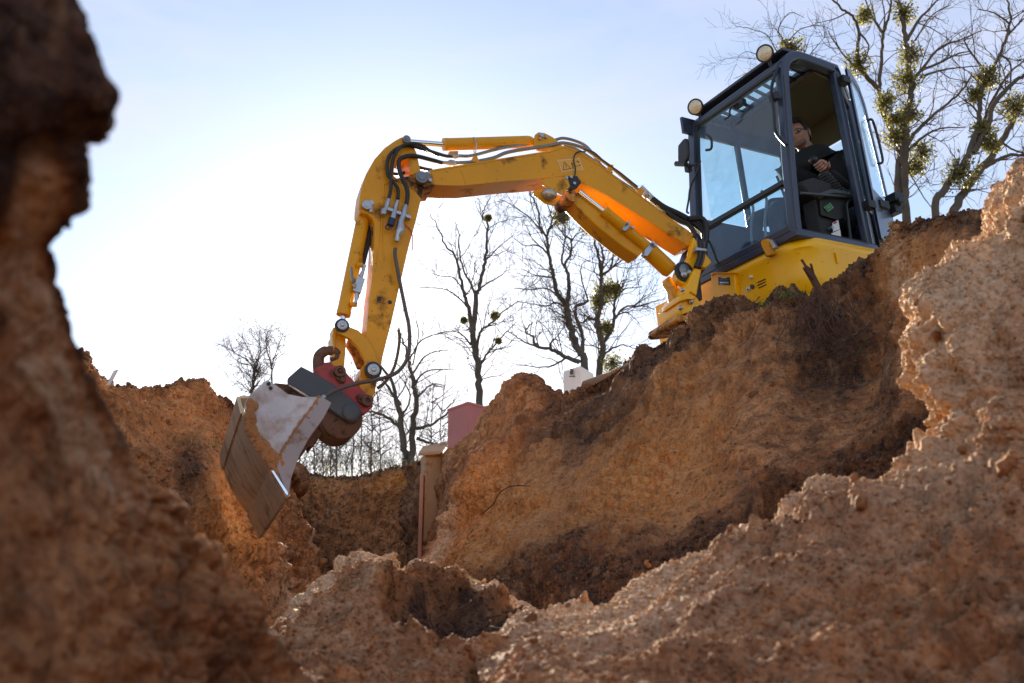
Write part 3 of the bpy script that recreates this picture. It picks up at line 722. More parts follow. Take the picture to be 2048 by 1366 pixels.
# weld seams and pads standing on the side of the boom
def strip(name, l, off, r, m, parent): return MB().tube(cr(bpl(l, off), 4), r, 6).build(name, m, parent)
strip('weld_seam', z3([(1075,487),(1110,560),(1130,625)]), BH, 0.0035, YEL, bm_)
strip('weld_seam', z4([(1600,1085),(1590,1130),(1575,1165)]), BH, 0.0035, YEL, bm_)
lip = z3([(775,487),(1000,450),(1400,385),(1951,297)]) + z4([(430,250),(560,300),(790,440),(1000,600),(1240,780),(1500,980)])
MB().tube([p+Vector((0,0,-0.012)) for p in bpl(lip, BH)], 0.004, 6).build('edge_weld', YEL, bm_)
plate('pivot_boss', z3([(690,520),(800,515),(830,640),(720,650),(690,600)]), BH+0.02, 2*BH+0.04, YDIRT, bm_)
# warning label
lab = z4([(365,390),(580,372),(617,487),(408,507)])
plate('warning_label', lab, BH+0.0015, 0.001, LBL_P, bm_, 0)
def q_in(l, f):
    cx = sum(p[0] for p in l)/len(l); cy = sum(p[1] for p in l)/len(l)
    return [(cx+(p[0]-cx)*f, cy+(p[1]-cy)*f) for p in l]
plate('label_field', z4([(373,396),(490,386),(522,492),(415,500)]), BH+0.0025, 0.001, LBL_Y, bm_, 0)
plate('label_field', z4([(496,386),(575,379),(608,481),(528,491)]), BH+0.0025, 0.001, LBL_Y, bm_, 0)
wm = MB()
for a, b in (((420,487),(432,408)),((432,408),(496,473)),((496,473),(420,487))):
    wm.tube(bpl(z4([a, b]), BH+0.0035), 0.0018, 4)
wm.tube(bpl(z4([(446,432),(452,460)]), BH+0.0035), 0.0018, 4); wm.tube(bpl(z4([(454,467),(455,471)]), BH+0.0035), 0.002, 4)
for l in ([(508,428),(514,455)],[(514,455),(508,475)],[(514,455),(522,474)],[(502,438),(520,432)],[(535,432),(541,470)],[(541,452),(590,440)],[(583,434),(590,440),(584,447)],[(545,400),(575,415),(582,402)],[(560,392),(575,415)],[(526,445),(536,445)]):
    wm.tube(bpl(z4(l), BH+0.0035), 0.0016, 4)
wm.ball(bp(*z4([(505,422)])[0], BH+0.003), 0.005, seg=8, rings=5)
wm.build('warning_pictogram', LBL_K, bm_)
# lug on the boom for the stick cylinder
lug = z4([(135,270),(140,180),(150,140),(180,118),(240,125),(320,165),(365,205),(420,255),(360,290),(200,300)])
for off in (0.065, -0.045): plate('lug', lug, off, 0.02, YEL, bm_)
pin = MB()
for x, y, r in ((205,155,0.016),(190,187,0.008),(248,175,0.008)):
    c = bp(*z4([(x,y)])[0], 0.07); pin.cyl(c, c+BN*0.018, r, 12)
c = bp(*z4([(205,155)])[0], 0.06); pin.cyl(c, c-BN*0.13, 0.014, 12)
pin.build('lug_pin', ZINC, bm_)
# light on the underside of the boom
lb_ = plate('light_bracket', z4([(210,600),(222,580),(250,570),(440,550),(470,580),(490,645),(415,735),(330,690),(235,645),(212,625)]), BH+0.035, 0.006, YEL, bm_)
plate('light_shield', z4([(122,705),(140,687),(215,672),(420,742),(335,835),(240,810),(150,745)]), BH-0.02, 0.012, YEL, bm_)
c = bp(*z4([(285,725)])[0], BH+0.012)
ax = (BN*0.75 - Vector((0,0,0.6)) + BU*0.25).normalized(); u_ = (BU - ax*BU.dot(ax)).normalized(); v_ = ax.cross(u_)
wl = MB().ball(c, 1, (u_*0.055, v_*0.042, ax*0.035), 20, 10).build('work_light', LENSG, bm_)
plate('light_mount', z4([(430,560),(480,545),(560,545),(600,610),(560,660),(490,680),(470,600)]), BH+0.03, 0.05, BLACK, bm_)
bl = MB()
for x, y in ((450,568),(495,560),(527,622)):
    c = bp(*z4([(x,y)])[0], BH+0.03); bl.cyl(c, c+BN*0.012, 0.011, 10)
bl.build_each('bolt', ZINC, bm_)

# ---- stick ----------------------------------------------------------
SH = 0.085
st_o = z3([(700,540),(690,495),(640,300),(620,240),(590,190),(530,164),(500,168),(440,200),(340,270),(240,380),(160,520),(110,670),(92,800),(90,875),(110,902),(170,920),(220,960),(240,1020),(240,1100)]) \
     + z5([(582,440),(572,600),(560,760),(545,850),(528,1050),(510,1250)]) + z6([(885,230),(905,300)]) + z6([(868,345),(858,400),(858,480),(885,510),(930,522),(950,500),(962,400),(985,330),(1000,260),(1020,180)]) \
     + z5([(740,1120),(790,900),(800,850),(850,640),(890,460),(970,170),(1005,20)]) + z3([(660,870),(700,770),(718,700),(722,620)])
hole = z3([(450,385),(480,350),(560,365),(585,440),(597,520),(575,550),(450,575),(420,540),(425,450)])
A = bpl(st_o, SH); Ah = bpl(hole, SH)
stick = MB().holed(A, [p-BN*2*SH for p in A], Ah, [p-BN*2*SH for p in Ah]).build('stick', YEL, EX_R, 0.005)
strip('weld_seam', z3([(330,1366),(310,1100),(318,900),(330,640),(350,622),(450,570)]) , SH, 0.006, YEL, stick)
strip('weld_seam', z5([(640,160),(625,400),(590,650)]), SH, 0.005, YEL, stick)
plate('rib', z3([(566,372),(645,300),(690,500),(600,540)]), SH+0.012, 0.012, YEL, stick)
plate('grease_patch_plate', z3([(430,585),(600,540),(700,540),(722,640),(700,770),(640,700),(560,640),(440,600)]), SH+0.002, 0.004, YDIRT, stick, 0)
hb = MB()
for x, y in ((628,902),(727,931)):
    c = bp(*z5([(x,y)])[0], SH); hb.cyl(c+BN*0.001, c-BN*0.02, 0.014, 14)
hb.build_each('bolt_hole', BLACK, stick)
strip('scratch_slot', z5([(605,923),(690,945)]), SH, 0.002, LBL_K, stick)
# pins with keeper plates
def keeper(name, c, off, r, pts, parent, zz, m=ZINC):
    mb = MB(); p = bp(*zz([c])[0], off); mb.cyl(p, p+BN*0.03, r, 16); mb.cyl(p+BN*0.03, p+BN*0.034, r*0.6, 12)
    A = bpl(zz(pts), off+0.018); mb.prism(A, [q-BN*0.012 for q in A])
    return mb.build(name, m, parent, 0.002)
keeper('pivot_pin', (690,575), BH+0.02, 0.042, [(735,505),(760,505),(800,590),(785,605),(765,600)], bm_, z3, PIPE)
keeper('cylinder_pin', (160,843), SH, 0.032, [(185,835),(222,840),(215,900),(190,895)], stick, z3)
p = bp(*z3([(205,812)])[0], SH+0.015); MB().cyl(p, p+BN*0.016, 0.016, 8).build('bolt', ZINC, stick)
p = bp(*z3([(765,515)])[0], BH+0.03); q = bp(*z3([(780,590)])[0], BH+0.03)
MB().cyl(p, p+BN*0.012, 0.012, 8).cyl(q, q+BN*0.012, 0.012, 8).build_each('bolt', ZINC, bm_)
# stick cylinder on top of the boom
def cyl_ram(name, a, b, r, ro, rod_end, off, m=YEL, parent=EX_R, sides=24):
    a, b, e = bp(*a, off), bp(*b, off), bp(*rod_end, off); d = (b-a).normalized(); ln = (b-a).length
    o = MB().lathe(a, b, [(0, r*0.92),(0.0, r*1.03),(0.035, r*1.03),(0.04, r),(ln-0.03, r),(ln-0.02, r*0.95),(ln, r*0.8)], sides).build(name, m, parent, 0, angle=30)
    MB().cyl(a+d*0.01, e, ro, 16).build('rod', CHROME, o)
    return o
sc = cyl_ram('stick_cylinder', (887,289.3), (1064,283.5), 0.043, 0.018, (812,283), 0.0)
MB().tube([bp(949,275,0.05), bp(953,289,0.052), bp(951,308,0.03), bp(949,308,-0.05), bp(946,289,-0.052), bp(946,275,-0.02)], 0.004, 6, closed=True).build('clamp_band', ZINC, sc)
p = bp(811,283, 0.045); MB().cyl(p, p-BN*0.09, 0.034, 18).build('rod_eye', BLACK, sc)
p = bp(812,281, SH); MB().cyl(p+BN*0.025, p-BN*(2*SH+0.02), 0.026, 18).cyl(p+BN*0.03, p, 0.013, 12).build('rod_eye_pin', PIPE, stick)
plate('cylinder_port', z3([(970,300),(1060,300),(1055,330),(980,332)]), 0.03, 0.05, YEL, sc)
plate('cylinder_end_eye', z3([(1760,195),(1790,175),(1890,140),(1910,190),(1800,215)]), 0.03, 0.06, BLACK, sc)
# bucket cylinder beside the stick
bc = cyl_ram('bucket_cylinder', z5([(303,1052)])[0], z5([(490,145)])[0], 0.043, 0.018, (684,652), 0.0)
dk = plate('hose_bundle', z5([(535,165),(582,190),(575,300),(505,590),(472,590),(480,470),(520,250)]), -0.02, 0.05, BLACK, bc, 0.01)
MB().tube(cr([bp(*p, 0.03) for p in z5([(455,120),(520,145),(562,180),(580,240),(578,320)])], 5), 0.010, 8).build('hose', BLACK, bc)
MB().tube([bp(*p, 0.055) for p in z5([(425,592),(480,596)])], 0.016, 10).tube([bp(*p, 0.045) for p in z5([(360,952),(425,952)])], 0.016, 10).build_each('cylinder_port', YEL, bc)
vb = MB(); P_ = [bp(*p, 0.06) for p in z5([(494,590),(484,645),(464,690),(458,725),(425,835),(428,880),(418,915),(415,945)])]
vb.tube(P_, [0.013,0.010,0.016,0.012,0.012,0.016,0.010,0.013], 8)
c = bp(*z5([(440,780)])[0], 0.06); d = (P_[3]-P_[4]).normalized(); s_ = d.cross(BN).normalized()
vb.box(c, d*0.05, s_*0.026, BN*0.022); vb.cyl(bp(*z5([(405,778)])[0], 0.06), bp(*z5([(405,778)])[0], 0.10), 0.014, 8)
vb.build('shutoff_valve', ZINC, bc, 0.002)
MB().tube(cr([bp(*p, 0.10) for p in z5([(412,755),(392,735),(380,700),(376,612)])], 4), 0.008, 6).build('valve_lever', PIPE, bc)

# ---- bell crank and link -------------------------------------------
crank = z6([(722,95),(735,68),(760,58),(790,75),(800,100),(850,120),(905,170),(945,235),(968,310),(965,360),(945,385),(915,375),(903,345),(890,300),(850,225),(800,170),(740,140)])
bcl = plate('bell_crank', crank, 0.135, 0.035, YEL, EX_R); plate('crank_plate', crank, -0.09, 0.035, YEL, bcl)
plate('crank_web', z6([(800,150),(850,225),(890,300),(880,345),(850,345),(820,270),(780,205)]), 0.02, 0.04, YDIRT, bcl)
lk = plate('link', z6([(700,105),(722,100),(775,150),(778,200),(768,335),(695,335),(700,230),(705,170)]), 0.065, 0.12, YEL, EX_R)
plate('link_rib', z6([(695,150),(712,118),(722,130),(706,250),(697,180)]), 0.08, 0.15, YEL, lk)
def round_pin(x, y, zz, off, r, parent, m=ZINC, dark=True):
    p = bp(*zz([(x,y)])[0], off); mb = MB().lathe(p, p+BN, [(0,r),(0.012,r),(0.014,r*0.8),(0.016,r*0.78),(0.016,r*0.45),(0.028,r*0.42),(0.03,r*0.3)], 20)
    if dark: q = p-BN*0.004; MB().lathe(q, q+BN, [(-0.01,r*1.45),(0.004,r*1.45),(0.005,r*1.1)], 20).build('pin_ring', BLACK, parent)
    return mb.build('pin', m, parent)
round_pin(755, 92, z6, 0.14, 0.030, bcl)
round_pin(940, 356, z6, 0.14, 0.036, bcl)
round_pin(740, 367, z6, 0.14, 0.024, lk, RUST)
# ---- quick coupler --------------------------------------------------
qc_pts = z6([(585,365),(602,338),(690,308),(705,335),(760,345),(800,395),(880,478),(936,530),(938,575),(885,625),(862,600),(700,500),(600,400)])
qc = plate('quick_coupler', qc_pts, 0.125, 0.03, RED, EX_R, 0.005); plate('coupler_plate', qc_pts, -0.095, 0.03, RED, qc, 0.005)
plate('coupler_body', z6([(600,385),(700,400),(860,520),(860,600),(700,500)]), 0.095, 0.19, RED, qc)
# lifting hook: C-shaped ring
hk = [bp(*p, 0.05) for p in z6([(618,375),(614,300),(625,265),(655,245),(700,243),(724,262),(718,288),(690,300)])]
MB().tube(cr(hk, 5), [0.034]*6+[0.033]*10+[0.028]*10+[0.021]*5+[0.019]*5, 10).build('lifting_hook', RUST, qc)
plate('hook_plate', z6([(592,372),(602,335),(640,312),(690,308),(705,345),(700,430),(650,420)]), 0.075, 0.05, RED, qc)
def ear(pts, c, c2): 
    o = plate('pin_plate', z6(pts), 0.15, 0.02, RUST, qc, 0.004)
    p = bp(*z6([c])[0], 0.15); MB().lathe(p, p+BN, [(0,0.034),(0.02,0.034),(0.022,0.026),(0.022,0.016),(0.005,0.015)], 18).build('pin_boss', RUST, o)
    p = bp(*z6([c2])[0], 0.15); MB().cyl(p, p+BN*0.012, 0.016, 8).build('bolt', RUST, o)
ear([(712,345),(742,335),(770,355),(778,400),(772,430),(745,432),(722,405)], (740,367), (757,412))
ear([(840,505),(862,498),(905,512),(930,535),(928,565),(898,575),(855,545)], (903,540), (860,515))
bar_pts = z6([(434,402),(512,334),(585,372),(700,440),(858,566),(868,600),(862,640),(835,664),(795,664),(745,630),(640,560),(560,510),(437,438)])
tb = plate('tilt_hinge', bar_pts, 0.185, 0.05, GREY, EX_R, 0.006)
plate('hinge_plate', bar_pts, -0.135, 0.05, GREY, tb, 0.006)
plate('hinge_web', z6([(455,430),(520,360),(700,460),(780,520),(700,560),(560,500)]), 0.135, 0.27, RUST, tb)
p = bp(*z6([(810,605)])[0], 0.185); MB().lathe(p, p+BN, [(0,0.052),(0.012,0.052),(0.016,0.044),(0.018,0.03)], 20).build('hinge_pin', GREY, tb)
p = bp(*z6([(757,640)])[0], 0.13); MB().lathe(p, p-BN, [(0,0.105),(0.01,0.12),(0.26,0.12),(0.27,0.105)], 24).build('rotary_drum', RUST, tb)

# ---- bucket ---------------------------------------------------------
WD = Vector((math.sin(RAD(-19.9))*math.cos(RAD(-3.2)), math.cos(RAD(-19.9))*math.cos(RAD(-3.2)), math.sin(RAD(-3.2))))
B0 = at(576, 993, 4.84); BWID = 1.3
def bk(px, py, dn=0.0):
    r = ray(px, py); return r*((B0.dot(WD)+dn)/r.dot(WD))
bucket = None
prof = z6([(310,414),(285,432),(205,505),(140,512),(158,600),(190,700),(238,790),(290,870),(345,938),(435,1110)])
PN = [bk(*p) for p in prof]
# shell: thick curved sheet from the top of the bucket round to the cutting edge
cen = bk(*z6([(500,800)])[0])
def inset(P, t):
    out = []
    for i, p in enumerate(P):
        d = (P[min(i+1,len(P)-1)]-P[max(i-1,0)]).normalized(); nn = d.cross(WD).normalized()
        if nn.dot(cen-p) < 0: nn = -nn
        out.append(p+nn*t)
    return out
shp = cr(PN[2:], 4); shp_i = inset(shp, 0.014)
ring = shp + shp_i[::-1]
bucket = MB().prism([p+WD*0.012 for p in ring], [p+WD*BWID for p in ring]).build('bucket', SHELL, EX_R, 0.002)
# side plates
side = z6([(310,414),(285,432),(205,505),(172,560),(190,700),(238,790),(290,870),(345,938),(435,1110),(452,1000),(500,868),(560,760),(640,650),(690,556),(622,514),(520,516),(432,498),(355,440)])
for dn, nm in ((0.0,'side_plate'),(BWID-0.02,'side_plate')):
    A = [bk(*p)+WD*dn for p in side]; MB().prism(A, [p+WD*0.016 for p in A]).build(nm, BKT, bucket, 0.003)
# reinforcing strip along the mouth
A = [bk(*p)-WD*0.001 for p in z6([(622,514),(690,556),(640,650),(560,760),(500,868),(452,1000),(435,1110),(428,1108),(362,930),(392,860),(440,775),(520,660)])]
MB().prism([p-WD*0.016 for p in A], A).build('mouth_strip', BKT2, bucket, 0.003)
MB().tube(cr([bk(*p)-WD*0.010 for p in z6([(622,516),(570,590),(500,680),(440,775),(405,830),(380,880),(362,930)])], 6), [0.009+0.004*math.sin(k*2.3) for k in range(37)], 6).build('dirt_bead', mat('wet_clay', (0.36,0.165,0.06), 0.9, bump=0.6, bscale=60, var=0.3), bucket)
A = [bk(*p)-WD*0.018 for p in z6([(328,958),(345,958),(432,1090),(430,1112),(415,1100)])]
MB().prism([p-WD*0.012 for p in A], A).build('wear_edge', CHROME, bucket, 0.003)
# cutting edge and heel bar: thicker plates outside the shell
o1 = [PN[3], PN[4]]; 
def outset(P, t): return [2*p-q for p, q in zip(P, inset(P, t))]
ce = [PN[8].lerp(PN[9], t) for t in (0.0, 1.0)]; ceo = outset(ce, 0.012)
A = [ce[0]-WD*0.0, ce[1]-WD*0.0, ceo[1]-WD*0.0, ceo[0]-WD*0.0]
MB().prism(A, [p+WD*(BWID+0.005) for p in A]).build('cutting_edge', SHELL, bucket, 0.003)
he = [PN[3], PN[4], PN[4].lerp(PN[5], 0.12)]; heo = outset(he, 0.010); A = he+heo[::-1]
MB().prism(A, [p+WD*(BWID+0.005) for p in A]).build('heel_plate', SHELL, bucket, 0.003)
# top plate, ears and clay packed on the side plate
tp = [bk(*p) for p in z6([(300,424),(355,432),(432,500),(520,520),(622,520),(560,560),(420,540),(330,470)])]
MB().prism([p+WD*0.02 for p in tp], [p+WD*(BWID-0.02) for p in tp]).build('top_plate', BKT2, bucket)
pk = [bp(*p, 0.10) for p in z6([(352,432),(430,440),(520,470),(570,510),(520,516),(430,505)])]
MB().prism(pk, [p-BN*0.24 for p in pk]).build('hinge_ear', RUST, bucket, 0.004)
pk = [bp(*p, 0.02) for p in z6([(690,560),(660,600),(640,660),(655,700),(600,790),(590,760),(520,860),(480,900),(500,860),(560,760),(640,640),(670,590)])]
MB().prism(pk, [p-BN*0.35 for p in pk]).build('back_bracket', RUST, bucket, 0.004)
for (x, y, r) in ((588,766,0.018),(640,700,0.03),(570,790,0.02)):
    p = bp(*z6([(x,y)])[0], 0.02); MB().cyl(p, p-BN*0.05, r, 10).build('bolt', RUST, bucket)
cl = MB(); rs = random.Random(5)
cp = cr([bk(*p)-WD*0.004 for p in z6([(200,560),(192,640),(196,700),(240,775),(262,800),(290,850),(330,890),(352,920),(365,955)])], 7)
for i, p in enumerate(cp):
    for k in range(3):
        s = 0.010+0.016*rs.random(); q = p + Vector((rs.uniform(-1,1),rs.uniform(-.3,.3),rs.uniform(-1,1)))*0.012 + (cen-p).normalized()*0.012*k
        cl.ball(q, s, (Vector((1,0,0))*rs.uniform(.7,1.2), Vector((0,0.35,0)), Vector((0,0,1))*rs.uniform(.7,1.2)), 7, 5)
cl.build('clay_crust', bpy.data.materials['wet_clay'], bucket)['kind'] = 'stuff'
holes = MB()
for x, y in ((330,465),(318,440)):
    p = bk(*z6([(x,y)])[0])-WD*0.003; holes.cyl(p, p+WD*0.004, 0.011, 12)
holes.build_each('bolt_hole', BLACK, bucket)

# ---- hydraulic pipes and hoses along boom --------------------------
p1 = z3([(1000,352),(1060,350),(1200,345),(1500,270),(1951,205)]) + z4([(430,178),(600,228),(690,302),(790,440),(900,520)])
p2 = z3([(1020,420),(1200,410),(1400,370),(1560,310),(1951,250)]) + z4([(430,225),(620,275),(760,370),(900,470),(1150,680)])
pr1 = MB().tube(cr([bp(x, y, 0.02) for x, y in p1], 5), 0.011, 10).build('hydraulic_pipe', PIPE, EX_R)
pr2 = MB().tube(cr([bp(x, y, 0.065) for x, y in p2], 5), 0.013, 10).build('hydraulic_pipe', PIPE, EX_R)
MB().tube(cr([bp(x, y, -0.03) for x, y in z4([(430,250),(560,290),(760,420),(900,540),(1140,700)])], 5), 0.010, 8).build('hydraulic_pipe', PIPE, EX_R)
for pts, off in ((z4([(880,430),(915,435),(905,490),(875,515),(848,490)]), 0.09), (z4([(1160,660),(1220,690),(1190,740),(1145,715)]), 0.09), (z3([(1205,350),(1240,345),(1265,415),(1195,405)]), 0.08)):
    plate('pipe_clamp', pts, off, 0.13, YEL, bm_)
ft = MB(); P_ = [bp(x, y, 0.06) for x, y in z4([(1205,722),(1235,745),(1250,748),(1275,768),(1290,775),(1318,800)])]
ft.tube(P_, [0.016,0.022,0.015,0.022,0.014,0.018], 8)
P_ = [bp(x, y, 0.01) for x, y in z4([(1180,650),(1215,690),(1240,705),(1290,760)])]; ft.tube(P_, [0.016,0.02,0.014,0.018], 8)
ft.tube([bp(x, y, 0.03) for x, y in z3([(980,352),(1010,345),(1030,355),(1060,350)])], [0.012,0.020,0.018,0.012], 8)
ft.tube([bp(x, y, 0.07) for x, y in z3([(890,417),(950,419),(975,417),(1010,420),(1030,420)])], [0.014,0.012,0.022,0.02,0.014], 8)
ft.build_each('hose_fitting', ZINC, EX_R)
MB().box(bp(*z4([(1345,832)])[0], 0.075), BU*0.012, Vector((0,0,0.012)), BN*0.003).build('hose_tag', LBL_Y, EX_R)
hs = MB()
for k, off in enumerate((0.07, 0.035, 0.0, -0.03)):
    hs.tube(cr([bp(x, y+k*2, off) for x, y in z4([(1290,770),(1400,850),(1560,925),(1700,1010),(1790,1090),(1800,1180),(1760,1280)])], 6), 0.024, 8)
for k, off in enumerate((0.09, 0.06)):
    hs.tube(cr([bp(x, y, off) for x, y in z4([(1420,900+k*20),(1560,985),(1640,1020),(1700,1110),(1690,1160)])], 6), 0.02, 8)
hs.tube(cr([bp(x, y, 0.1) for x, y in z4([(1640,965),(1760,960),(1810,1020),(1815,1150),(1780,1260)])], 6), 0.022, 8)
hs.tube(cr([bp(x, y, 0.1) for x, y in z4([(1820,1150),(1870,1230),(1920,1366),(1945,1400)])], 6), 0.008, 8)
hs.build('hose_bundle', BLACK, EX_R)
MB().tube(cr([bp(x, y, BH+0.012) for x, y in z4([(640,310),(570,310),(535,340),(525,400),(540,470),(535,555)])], 6), 0.005, 6).tube(cr([bp(x, y, 0.09) for x, y in z4([(620,290),(720,315),(840,420),(960,500),(1110,620),(1150,650)])], 5), 0.006, 6).build_each('light_cable', BLACK, bm_)
def corr(name, pts, off, r, m=BLACK, parent=EX_R, pitch=0.014):
    P = cr([bp(x, y, off if not isinstance(off, (list,tuple)) else off[i]) for i, (x, y) in enumerate(pts)], 14)
    # resample to even pitch and modulate the radius (spiral guard)
    d = [0]
    for a, b in zip(P, P[1:]): d.append(d[-1]+(b-a).length)
    n = int(d[-1]/(pitch/2)); Q = []; j = 0
    for i in range(n):
        s = i*pitch/2
        while d[j+1] < s: j += 1
        Q.append(P[j].lerp(P[j+1], (s-d[j])/max(1e-9, d[j+1]-d[j])))
    return MB().tube(Q, [r*(1.0 if i % 2 else 0.78) for i in range(n)], 8).build(name, m, parent, angle=80)
corr('spiral_hose', [(905,313),(890.7,311.8),(864,303.6),(831,294),(812,291),(790,299.5),(776,318),(775,347),(786,363),(796,379),(795,402)], [0.03,0.04,0.06,0.09,0.11,0.12,0.12,0.12,0.12,0.12,0.11], 0.013)
corr('spiral_hose', [(884.5,326),(864,320),(831,312),(811,313),(798,322),(800.5,346.6),(813,375),(815,394),(811,416)], [0.07,0.08,0.11,0.13,0.14,0.14,0.14,0.13,0.12], 0.016)
MB().tube(cr([bp(x, y, 0.13) for x, y in [(878,311),(860,302),(843.5,291),(823,287),(802.5,293),(788,314),(782,346.6),(782,375),(777,400)]], 8), 0.011, 8).build('hose', BLACK, EX_R)
MB().tube(cr([bp(x, y, -0.03) for x, y in z3([(560,420),(640,450),(720,475),(800,490)])], 5), 0.012, 8).tube(cr([bp(x, y, -0.05) for x, y in z3([(400,520),(480,530),(560,500),(620,460)])], 5), 0.012, 8).build_each('hose', BLACK, EX_R)
mf = MB(); a = bp(*z3([(352,868)])[0], 0.12); b = bp(*z3([(590,960)])[0], 0.12); d = (b-a).normalized()
mf.box((a+b)/2, d*((b-a).length/2), BN*0.018, d.cross(BN)*0.010)
for l, rr in (([(378,770),(360,830),(350,862),(330,885),(325,925)], [0.012,0.016,0.014,0.020,0.020]),([(465,785),(445,840),(438,880),(425,925),(415,965)], [0.012,0.015,0.013,0.020,0.021]),([(545,830),(530,880),(520,930),(495,985),(490,1060),(478,1100),(465,1130),(455,1185)], [0.014,0.018,0.018,0.020,0.028,0.026,0.016,0.015])):
    mf.tube([bp(*p, 0.13) for p in z3(l)], rr, 10)
mf.build('hose_coupling', ZINC, stick, 0.001)
MB().cyl(bp(*z3([(415,965)])[0], 0.13), bp(*z3([(393,1030)])[0], 0.13), 0.022, 12).tube(cr([bp(*p, 0.13) for p in z3([(395,1035),(360,1025),(347,1050),(370,1068),(393,1055),(395,1035)])], 5), 0.004, 6).build('coupling_cap', CAPBLUE, stick)
MB().tube(cr([bp(*p, SH+0.01) for p in z3([(530,1020),(580,1060),(608,1130),(610,1270)])], 5), 0.003, 5).build('red_wire', LBL_R, stick)
offs = [0.14,0.14,0.14,0.14,0.16,0.2,0.24,0.26,0.27,0.27,0.27,0.28]
corr('spiral_hose', [(791,496),(790,510),(795.7,543),(802,576),(811,620),(817.7,652),(819,687),(814,718),(794,744.6),(760,758),(716,766.5),(672.5,780),(649,794)], offs+[0.3], 0.013, mat('brown_hose_guard', (0.10,0.075,0.06), 0.6), EX_R, 0.016)
corr('spiral_hose', [(797,659),(799,680),(794,714),(786,740),(770,764),(753,778)], [-0.02,-0.02,0,0,0,0.02], 0.011, bpy.data.materials['brown_hose_guard'], EX_R, 0.016)
MB().tube([bp(649,794,0.3), bp(640,803,0.32)], 0.016, 8).build('hose_fitting', ZINC, EX_R)

# ---- lift cylinder and guard ---------------------------------------
lc = cyl_ram('lift_cylinder', z4([(812,885)])[0], z4([(1480,1440)])[0], 0.040, 0.020, z4([(575,700)])[0], 0.075)
lo_ = cyl_ram('lift_cylinder_lower', z8([(215,350)])[0], z8([(470,590)])[0], 0.062, 0.03, z8([(215,350)])[0], 0.06)
lo_.name = 'cylinder_barrel'; lo_.parent = lc
for ch in list(lo_.children): bpy.data.objects.remove(ch)
gd = [(510,722),(575,700),(640,760),(800,880),(1060,1075),(1215,1222),(1225,1262),(1150,1332),(1000,1232),(760,1042),(600,890),(490,775)]
plate('cylinder_guard', z4(gd), 0.065, 0.15, YEL, EX_R, 0.008)
plate('guard_edge', z4([(440,755),(510,850),(700,1000),(930,1190),(1150,1340),(1120,1362),(1020,1310),(760,1100),(560,930),(470,820)]), -0.05, 0.03, BLACK, EX_R, 0.004)
plate('cylinder_clamp', z4([(1010,1040),(1040,1000),(1075,1010),(1060,1060),(1030,1085),(1000,1070)]), 0.12, 0.03, ZINC, lc, 0.003)
plate('cylinder_clamp', z4([(1215,1270),(1275,1195),(1315,1215),(1300,1260),(1240,1335),(1215,1320)]), 0.125, 0.04, ZINC, lc, 0.003)
for x, y in ((1048,1010),(1090,1055),(1290,1205),(1310,1225)):
    p = bp(*z4([(x,y)])[0], 0.13); MB().cyl(p, p+BN*0.02, 0.011, 8).build('bolt', ZINC, lc)
MB().tube([bp(*p, 0.0) for p in z8([(130,400),(250,480),(340,570),(365,610)])], 0.008, 6).build('grease_line', PIPE, lc)
p = bp(*z4([(500,735)])[0], BH+0.01); MB().cyl(p, p-BN*0.2, 0.045, 18).build('cylinder_eye', YDIRT, lc)

# ---- swing bracket --------------------------------------------------
foot = [(725,190),(760,230),(780,330),(870,390),(935,480),(870,545),(780,530),(745,550),(700,620),(640,742),(600,725),(545,682),(524,622),(540,572),(590,530),(640,480),(690,390),(705,300)]
sb = plate('swing_bracket', z8(foot), 0.14, 0.06, YEL2, EX_R, 0.008); plate('bracket_plate', z8(foot), -0.08, 0.06, YEL2, sb, 0.008)
plate('bracket_column', z8([(748,540),(817,568),(790,700),(760,862),(690,820),(645,850),(640,765),(668,700),(712,600)]), 0.20, 0.20, YEL2, sb, 0.008)
plate('bracket_block', z8([(565,870),(640,790),(700,822),(765,882),(815,960),(810,1005),(700,1040),(600,1075),(560,1000)]), 0.17, 0.30, YEL2, sb, 0.012)
plate('bracket_ledge', z8([(565,870),(665,820),(755,872),(740,905),(660,900),(570,925)]), 0.21, 0.25, YEL2, sb, 0.008)
plate('bracket_hook', z8([(430,650),(462,628),(500,690),(560,790),(575,880),(560,1010),(530,960),(495,850),(488,770),(434,690)]), 0.06, 0.10, YEL, sb, 0.01)
plate('bracket_base', z8([(524,1130),(545,1060),(620,1085),(800,1015),(985,1050),(1000,1080),(960,1110),(850,1128),(640,1160),(560,1165)]), 0.22, 0.42, YDIRT, sb, 0.012)
plate('bracket_core', z8([(640,470),(700,300),(850,380),(900,500),(800,640),(830,900),(700,1000),(600,900),(650,740),(560,640)]), 0.07, 0.14, BLK2, sb, 0.008)
for x, y, r, off in ((610,575,0.042,0.145),(660,602,0.02,0.15),(607,625,0.026,0.15),(685,935,0.017,0.175),(590,803,0.014,0.215),(568,1005,0.016,0.175)):
    p = bp(*z8([(x,y)])[0], off); MB().lathe(p, p+BN, [(0,r),(0.016,r),(0.02,r*0.7),(0.026,r*0.5)], 14).build('bolt', ZINC if r < 0.04 else PIPE, sb)
p = bp(*z8([(612,590)])[0], 0.142); MB().lathe(p, p+BN, [(0,0.075),(0.006,0.075),(0.007,0.06)], 20).build('pin_recess', BLACK, sb)
for k, x in enumerate((788, 826)):
    MB().tube(cr([bp(*p, 0.20-0.02*k) for p in z8([(x+15,250),(x+10,380),(x,450),(x-35,545)])], 6), 0.020 if k == 0 else 0.013, 10).build('hose', BLACK if k == 0 else bpy.data.materials['brown_hose_guard'], sb)
plate('hose_clamp', z8([(755,310),(880,330),(880,350),(750,345)]), 0.22, 0.06, ZINC, sb, 0.003)
